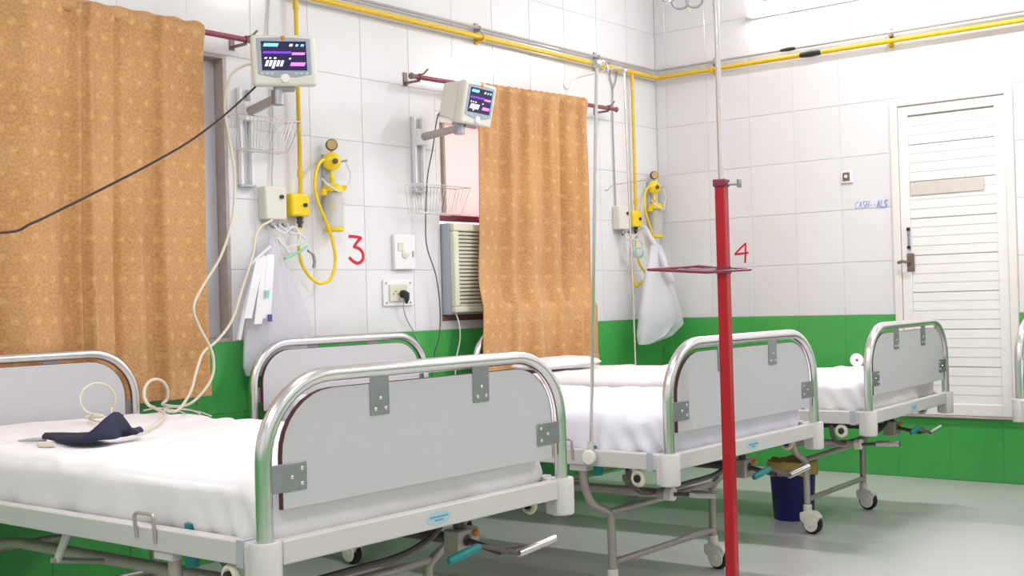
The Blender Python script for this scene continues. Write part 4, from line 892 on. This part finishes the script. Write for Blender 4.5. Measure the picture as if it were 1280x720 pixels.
# ------------------------------------------------------------------ gas outlets, regulators
def gas_set(tagname, y, z, reg_y, near):
    # white vacuum outlet
    o = thing('vacuum_outlet', 'white wall outlet box ' + near, 'gas outlet', (0, y-0.125, z-0.07))
    MB().box((0, y-0.18, z-0.07), (0.055, y-0.07, z+0.075)).build('box', 'cream_plastic', o, bevel=0.008)
    MB().cyl((0.055, y-0.10, z+0.03), (0.064, y-0.10, z+0.03), 0.009, 12).build('port', 'black_plastic', o)
    mb = MB(); mb.cyl((0.04, y-0.125, z-0.07), (0.04, y-0.125, z-0.105), 0.014, 12); mb.build('valve', 'steel', o)
    for dy in (-0.03, 0.035): MB().lathe([(0.0, -0.012), (0.011, -0.008), (0.011, 0.008), (0.0, 0.012)], (0.06, y-0.125+dy, z-0.09), (1, 0, 0.3), 10).build('nozzle', 'steel', o)
    # yellow air outlet
    o = thing('air_outlet', 'yellow wall outlet box ' + near, 'gas outlet', (0, y, z-0.05))
    MB().box((0, y-0.048, z-0.05), (0.06, y+0.048, z+0.05)).build('box', 'yellow', o, bevel=0.010, seg=3)
    MB().cyl((0.06, y+0.02, z+0.0), (0.068, y+0.02, z+0.0), 0.009, 12).build('port', 'black_plastic', o)
    MB().lathe([(0.010, 0), (0.016, -0.008), (0.011, -0.016), (0.016, -0.024), (0.009, -0.034), (0.009, -0.05)], (0.035, y+0.01, z-0.05), (0, 0, 1), 12).build('probe', 'dark_tube', o)
    # regulator with gauge and collecting jar
    ry = reg_y; x = 0.05
    g = thing('suction_regulator', 'yellow suction regulator with gauge and clear jar ' + near, 'regulator', (0, ry, z-0.15))
    MB().box((0, ry-0.02, z-0.06), (0.02, ry+0.02, z+0.24)).build('wall_bracket', 'grey_plate', g, bevel=0.003)
    MB().cyl((0.02, ry, z+0.20), (x, ry, z+0.20), 0.012, 10).build('stub', 'steel', g)
    MB().lathe([(0.0, -0.018), (0.032, -0.016), (0.041, -0.006), (0.041, 0.008), (0.03, 0.018), (0.0, 0.02)], (x, ry, z+0.205), (0.85, -0.5, 0), 22).build('regulator_body', 'yellow', g)
    nd = Vector((0.85, -0.5, 0)).normalized(); rt = Vector((0.5, 0.85, 0)).normalized()
    MB().lathe([(0.013, 0.0), (0.012, 0.012), (0.0, 0.014)], Vector((x, ry, z+0.205)) + nd*0.018 + rt*0.012, nd, 14).build('knob', 'dark_tube', g)
    gg = MB().lathe([(0.0, -0.012), (0.024, -0.012), (0.0265, -0.008), (0.0265, 0.008), (0.023, 0.012)], (x, ry+0.002, z+0.28), nd, 22).build('gauge', 'dark_tube', g)
    MB().lathe([(0.0, 0.0), (0.022, 0.0), (0.022, 0.001), (0.0, 0.0012)], Vector((x, ry+0.002, z+0.28)) + nd*0.0118, nd, 22).build('gauge_face', 'liner', gg)
    MB().cyl((x, ry, z+0.24), (x, ry, z+0.257), 0.006, 8).build('gauge_stem', 'steel', g)
    for s_ in (-1, 1): MB().cyl(Vector((x, ry, z+0.205)) + rt*0.04*s_, Vector((x, ry, z+0.20+0.012*s_)) + rt*0.068*s_, 0.005, 8).build('side_valve', 'steel', g)
    MB().tube([(x, ry, z+0.165), (x, ry, z+0.15), (x, ry, z+0.14), (x, ry, z+0.125), (x, ry, z+0.11)], [0.006, 0.006, 0.013, 0.012, 0.006], 10).build('joint', 'yellow', g)
    MB().lathe([(0.0, 0.108), (0.02, 0.106), (0.045, 0.092), (0.048, 0.068), (0.044, 0.066), (0.0, 0.066)], (x+0.005, ry, z), (0, 0, 1), 20).build('jar_cap', 'yellow', g)
    for s_ in (-1, 1): MB().box((x-0.01, ry+s_*0.055-0.012, z+0.06+0.012*s_), (x+0.02, ry+s_*0.055+0.012, z+0.088+0.012*s_)).build('cap_lug', 'yellow', g, bevel=0.004)
    MB().lathe([(0.040, 0.066), (0.043, 0.0), (0.042, -0.09), (0.038, -0.098)], (x+0.005, ry, z), (0, 0, 1), 20).build('jar', 'clear_plastic', g)
    MB().lathe([(0.0, -0.112), (0.041, -0.112), (0.0445, -0.108), (0.0445, -0.094), (0.0, -0.092)], (x+0.005, ry, z), (0, 0, 1), 20).build('jar_base', 'yellow', g)
    MB().lathe([(0.0, 0.02), (0.014, 0.018), (0.016, 0.0), (0.012, -0.012), (0.0, -0.014)], (x+0.005, ry-0.002, z), (0, 0, 1), 12).build('float', 'yellow', g)
    hose('yellow hose looping from the yellow outlet to the regulator ' + near, [(0.035, y+0.01, z-0.09), (0.04, y+0.0, z-0.14), (0.05, y-0.01, z-0.20), (0.06, y+0.0, z-0.27), (0.07, y+0.04, z-0.325), (0.07, y+0.09, z-0.345), (0.07, y+0.145, z-0.32), (0.07, y+0.17, z-0.24), (0.07, y+0.155, z-0.15), (0.07, y+0.12, z-0.06), (0.065, y+0.085, z+0.02), (0.06, y+0.075, z+0.10), (0.055, y+0.095, z+0.17), (0.05, ry-0.055, z+0.205), (0.05, ry-0.04, z+0.205)], 0.0075, 'yellow')
    for k in range(3):
        hose('clear tube hanging below the white outlet ' + near, [(0.06, y-0.15+0.03*k, z-0.09), (0.09, y-0.12+0.04*k, z-0.13), (0.095, y-0.07+0.03*k, z-0.10-0.03*k), (0.09, y-0.03-0.02*k, z-0.15-0.02*k), (0.085, y-0.10+0.01*k, z-0.19-0.02*k), (0.08, y-0.15+0.012*k, z-0.15), (0.07, y-0.13, z-0.22-0.03*k)], 0.0045, 'hose_clear', 'tube', 'tube', 'clear tubes ' + near)
    hose('thin clear tube draped over the jar ' + near, [(0.06, ry+0.07, z+0.21), (0.075, ry+0.085, z+0.15), (0.08, ry+0.06, z+0.085), (0.11, ry, z+0.062), (0.1, ry-0.06, z+0.09), (0.08, ry-0.08, z+0.12)], 0.004, 'hose_clear', 'tube', 'tube')
gas_set('a', -2.80, 1.483, -2.62, 'beside the red 3')
gas_set('b', -0.31, 1.515, -0.115, 'in the tiled corner')
p = at_x(398, 316, 0.10)
hose('short grey handle piece on the clear tubing beside the red 3', [at_x(385, 313, 0.1), at_x(391, 318, 0.1), at_x(393, 327, 0.1), at_x(392, 335, 0.1)], 0.007, 'steel', 'suction_handpiece', 'handpiece')
hose('pale mint suction wand tucked across the clear tubing', [at_x(384, 308, 0.11), at_x(372, 316, 0.11), at_x(356, 323, 0.11)], 0.006, 'mint', 'suction_wand', 'wand')
hose('white suction wand standing out of the tied bag', [at_x(338, 308, 0.11), at_x(322, 322, 0.11), at_x(310, 334, 0.11)], 0.006, 'white_plastic', 'suction_wand', 'wand')
# thin wire hook reaching left of the corner outlets
hose('thin grey wire hook by the outlets in the corner', [at_x(807, 225, 0.02), at_x(795, 227, 0.05), at_x(780, 229, 0.06), at_x(768, 231, 0.06), at_x(763, 234, 0.06), at_x(759, 238, 0.06), at_x(756, 237, 0.06)], 0.003, 'grey_pipe', 'wire_hook', 'hook')

# ------------------------------------------------------------------ hanging plastic bags and packets
def bag(label, rows, thick, seed, X):
    mb = MB(); n = 36; top = None
    prof = []
    for (py, xl, xr, th) in rows: prof.append((at_x(xl, py, X), at_x(xr, py, X), th))
    P = []; k = 5
    for i in range(len(prof)-1):
        for j in range(k):
            t = j/k; P.append((prof[i][0].lerp(prof[i+1][0], t), prof[i][1].lerp(prof[i+1][1], t), prof[i][2]*(1-t)+prof[i+1][2]*t))
    P.append(prof[-1])
    for li, (a, b, th) in enumerate(P):
        c = (a+b)/2; hw = (b-a)/2
        for q in range(n):
            an = 2*math.pi*q/n; cs, sn = math.cos(an), math.sin(an)
            fold = 1 + 0.35*noise.noise((cs*2.4+seed, sn*2.4, li*0.08)) + 0.3*noise.noise((cs*5, sn*5+seed, li*0.05)) + 0.16*noise.noise((cs*11, sn*11+seed, li*0.05))
            v = c + hw*cs*(0.94+0.06*fold) + Vector((1, 0, 0))*th*sn*fold*1.0; mb.v.append(v)
    for i in range(len(P)-1):
        for q in range(n): a = i*n+q; b = i*n+(q+1) % n; mb.f.append((a, b, b+n, a+n))
    mb.f.append(tuple(range(n))); e = (len(P)-1)*n; mb.f.append(tuple(e+q for q in range(n))[::-1])
    r = thing('plastic_bag', label, 'bag', P[-1][0].lerp(P[-1][1], 0.5))
    mb.build('bag_body', 'bag_plastic', r, angle=60); return r
bag('white translucent plastic bag hanging beside the large curtain', [(296, 337, 348, 0.012), (318, 330, 352, 0.024), (345, 321, 366, 0.036), (380, 312, 380, 0.042), (410, 306, 388, 0.042), (440, 304, 388, 0.040), (458, 304, 372, 0.036), (470, 308, 330, 0.02)], 0.05, 4.0, 0.062)
bg2 = bag('white knotted plastic bag hanging in the tiled corner', [(306, 814, 826, 0.012), (320, 812, 832, 0.025), (340, 808, 836, 0.04), (365, 804, 843, 0.05), (390, 800, 851, 0.06), (405, 799, 853, 0.06), (420, 798, 838, 0.05), (431, 799, 810, 0.02)], 0.05, 9.0, 0.22)
# knot ends / wrapped tube above the corner bag
MB().tube(smooth_path([(0.05, -0.30, 1.44), at_x(806, 284, 0.14), at_x(815, 300, 0.19), at_x(823, 312, 0.22), at_x(829, 325, 0.27), at_x(834, 340, 0.29), at_x(842, 354, 0.30)], 6), [0.006]*3 + [0.012]*9 + [0.016]*8 + [0.02]*8 + [0.022]*7 + [0.017, 0.010], 10).build('twisted_handle', 'bag_plastic', bg2)
def packet(label, pts, w, m, name='tube_packet'):
    P = [Vector(p) for p in pts]; mb = MB(); t = 0.004
    for p in P: mb.v += [p + Vector((0, -w, 0)), p + Vector((0, w, 0)), p + Vector((t, w, 0)), p + Vector((t, -w, 0))]
    for i in range(len(P)-1):
        for q in range(4): a = i*4+q; b = i*4+(q+1) % 4; mb.f.append((a, b, b+4, a+4))
    mb.f += [(0, 1, 2, 3), tuple(len(mb.v)-4+q for q in range(4))]
    return tag(mb.build(name, m, smooth=False), label, 'packet', 'tube packets on the bag')
for k, (xa, ya, xb, yb) in enumerate(((325, 322, 309, 398), (333, 320, 322, 405), (338, 318, 333, 398))):
    packet('thin white tube packet hanging over the tied bag', [at_x(xa, ya, 0.105), at_x((xa+xb)/2, (ya+yb)/2, 0.125), at_x(xb, yb, 0.122)], 0.019, 'white_cloth')
packet('small blue clip on the hanging bag', [at_x(337, 393, 0.13), at_x(337, 402, 0.13)], 0.010, 'blue_plastic', 'clip')
packet('small green cap on the hanging bag', [at_x(334, 363, 0.133), at_x(333, 372, 0.133)], 0.009, 'mint', 'cap')
hose('pale grey tube hanging along the tied bag', [at_x(328, 320, 0.10), at_x(316, 350, 0.11), at_x(304, 395, 0.115), at_x(298, 425, 0.115)], 0.010, 'hose_clear', 'tube', 'tube')
tag(MB().tube(smooth_path([at_x(789, 338, 0.06), at_x(792, 350, 0.07), at_x(796, 358, 0.08), at_x(803, 352, 0.09)]), 0.009, 8).build('hose', 'yellow'), 'short yellow hose end below the corner outlets', 'hose')
q = at_x(798, 316, 0.12)
mk = thing('oxygen_mask', 'clear oxygen mask with a mint ring hanging in the tiled corner', 'mask', q)
MB().lathe([(0.0, 0.03), (0.02, 0.024), (0.034, 0.0), (0.03, -0.02), (0.0, -0.025)], q, (1, -0.6, 0.3), 16).build('mask_shell', 'clear_plastic', mk)
MB().ring(q, (1, -0.6, 0.3), 0.03, 0.006, 16).build('mask_ring', 'mint', mk)
MB().tube(smooth_path([q, q + Vector((-0.02, 0.01, 0.05)), (0.05, -0.31, 1.43)]), 0.003, 6).build('strap', 'hose_clear', mk)

# ------------------------------------------------------------------ bucket
bx_, by_ = 1.655, -1.335
bk = thing('bucket', 'dark blue waste bucket with a tan liner under the beds', 'bucket', (bx_, by_, 0))
MB().lathe([(0.0, 0.0), (0.088, 0.0), (0.092, 0.006), (0.108, 0.245), (0.112, 0.25), (0.104, 0.25), (0.088, 0.012), (0.0, 0.012)], (bx_, by_, 0), (0, 0, 1), 28).build('pail', 'bucket_blue', bk)
mb = MB(); n = 48
for j, (r_, z_) in enumerate(((0.1165, 0.205), (0.118, 0.235), (0.118, 0.257), (0.112, 0.268), (0.102, 0.262), (0.08, 0.23), (0.03, 0.215))):
    for q in range(n):
        a = 2*math.pi*q/n; w_ = noise.noise((math.cos(a)*3, math.sin(a)*3, j*0.3)); rr = r_ + (0.004*abs(w_) if j < 4 else 0.012*w_)
        mb.v.append(Vector((bx_ + rr*math.cos(a), by_ + rr*math.sin(a), z_ + (0.022*w_ if j == 0 else 0.012*w_))))
for j in range(6):
    for q in range(n): a = j*n+q; b = j*n+(q+1) % n; mb.f.append((a, b, b+n, a+n))
mb.build('liner', 'liner', bk, angle=60)
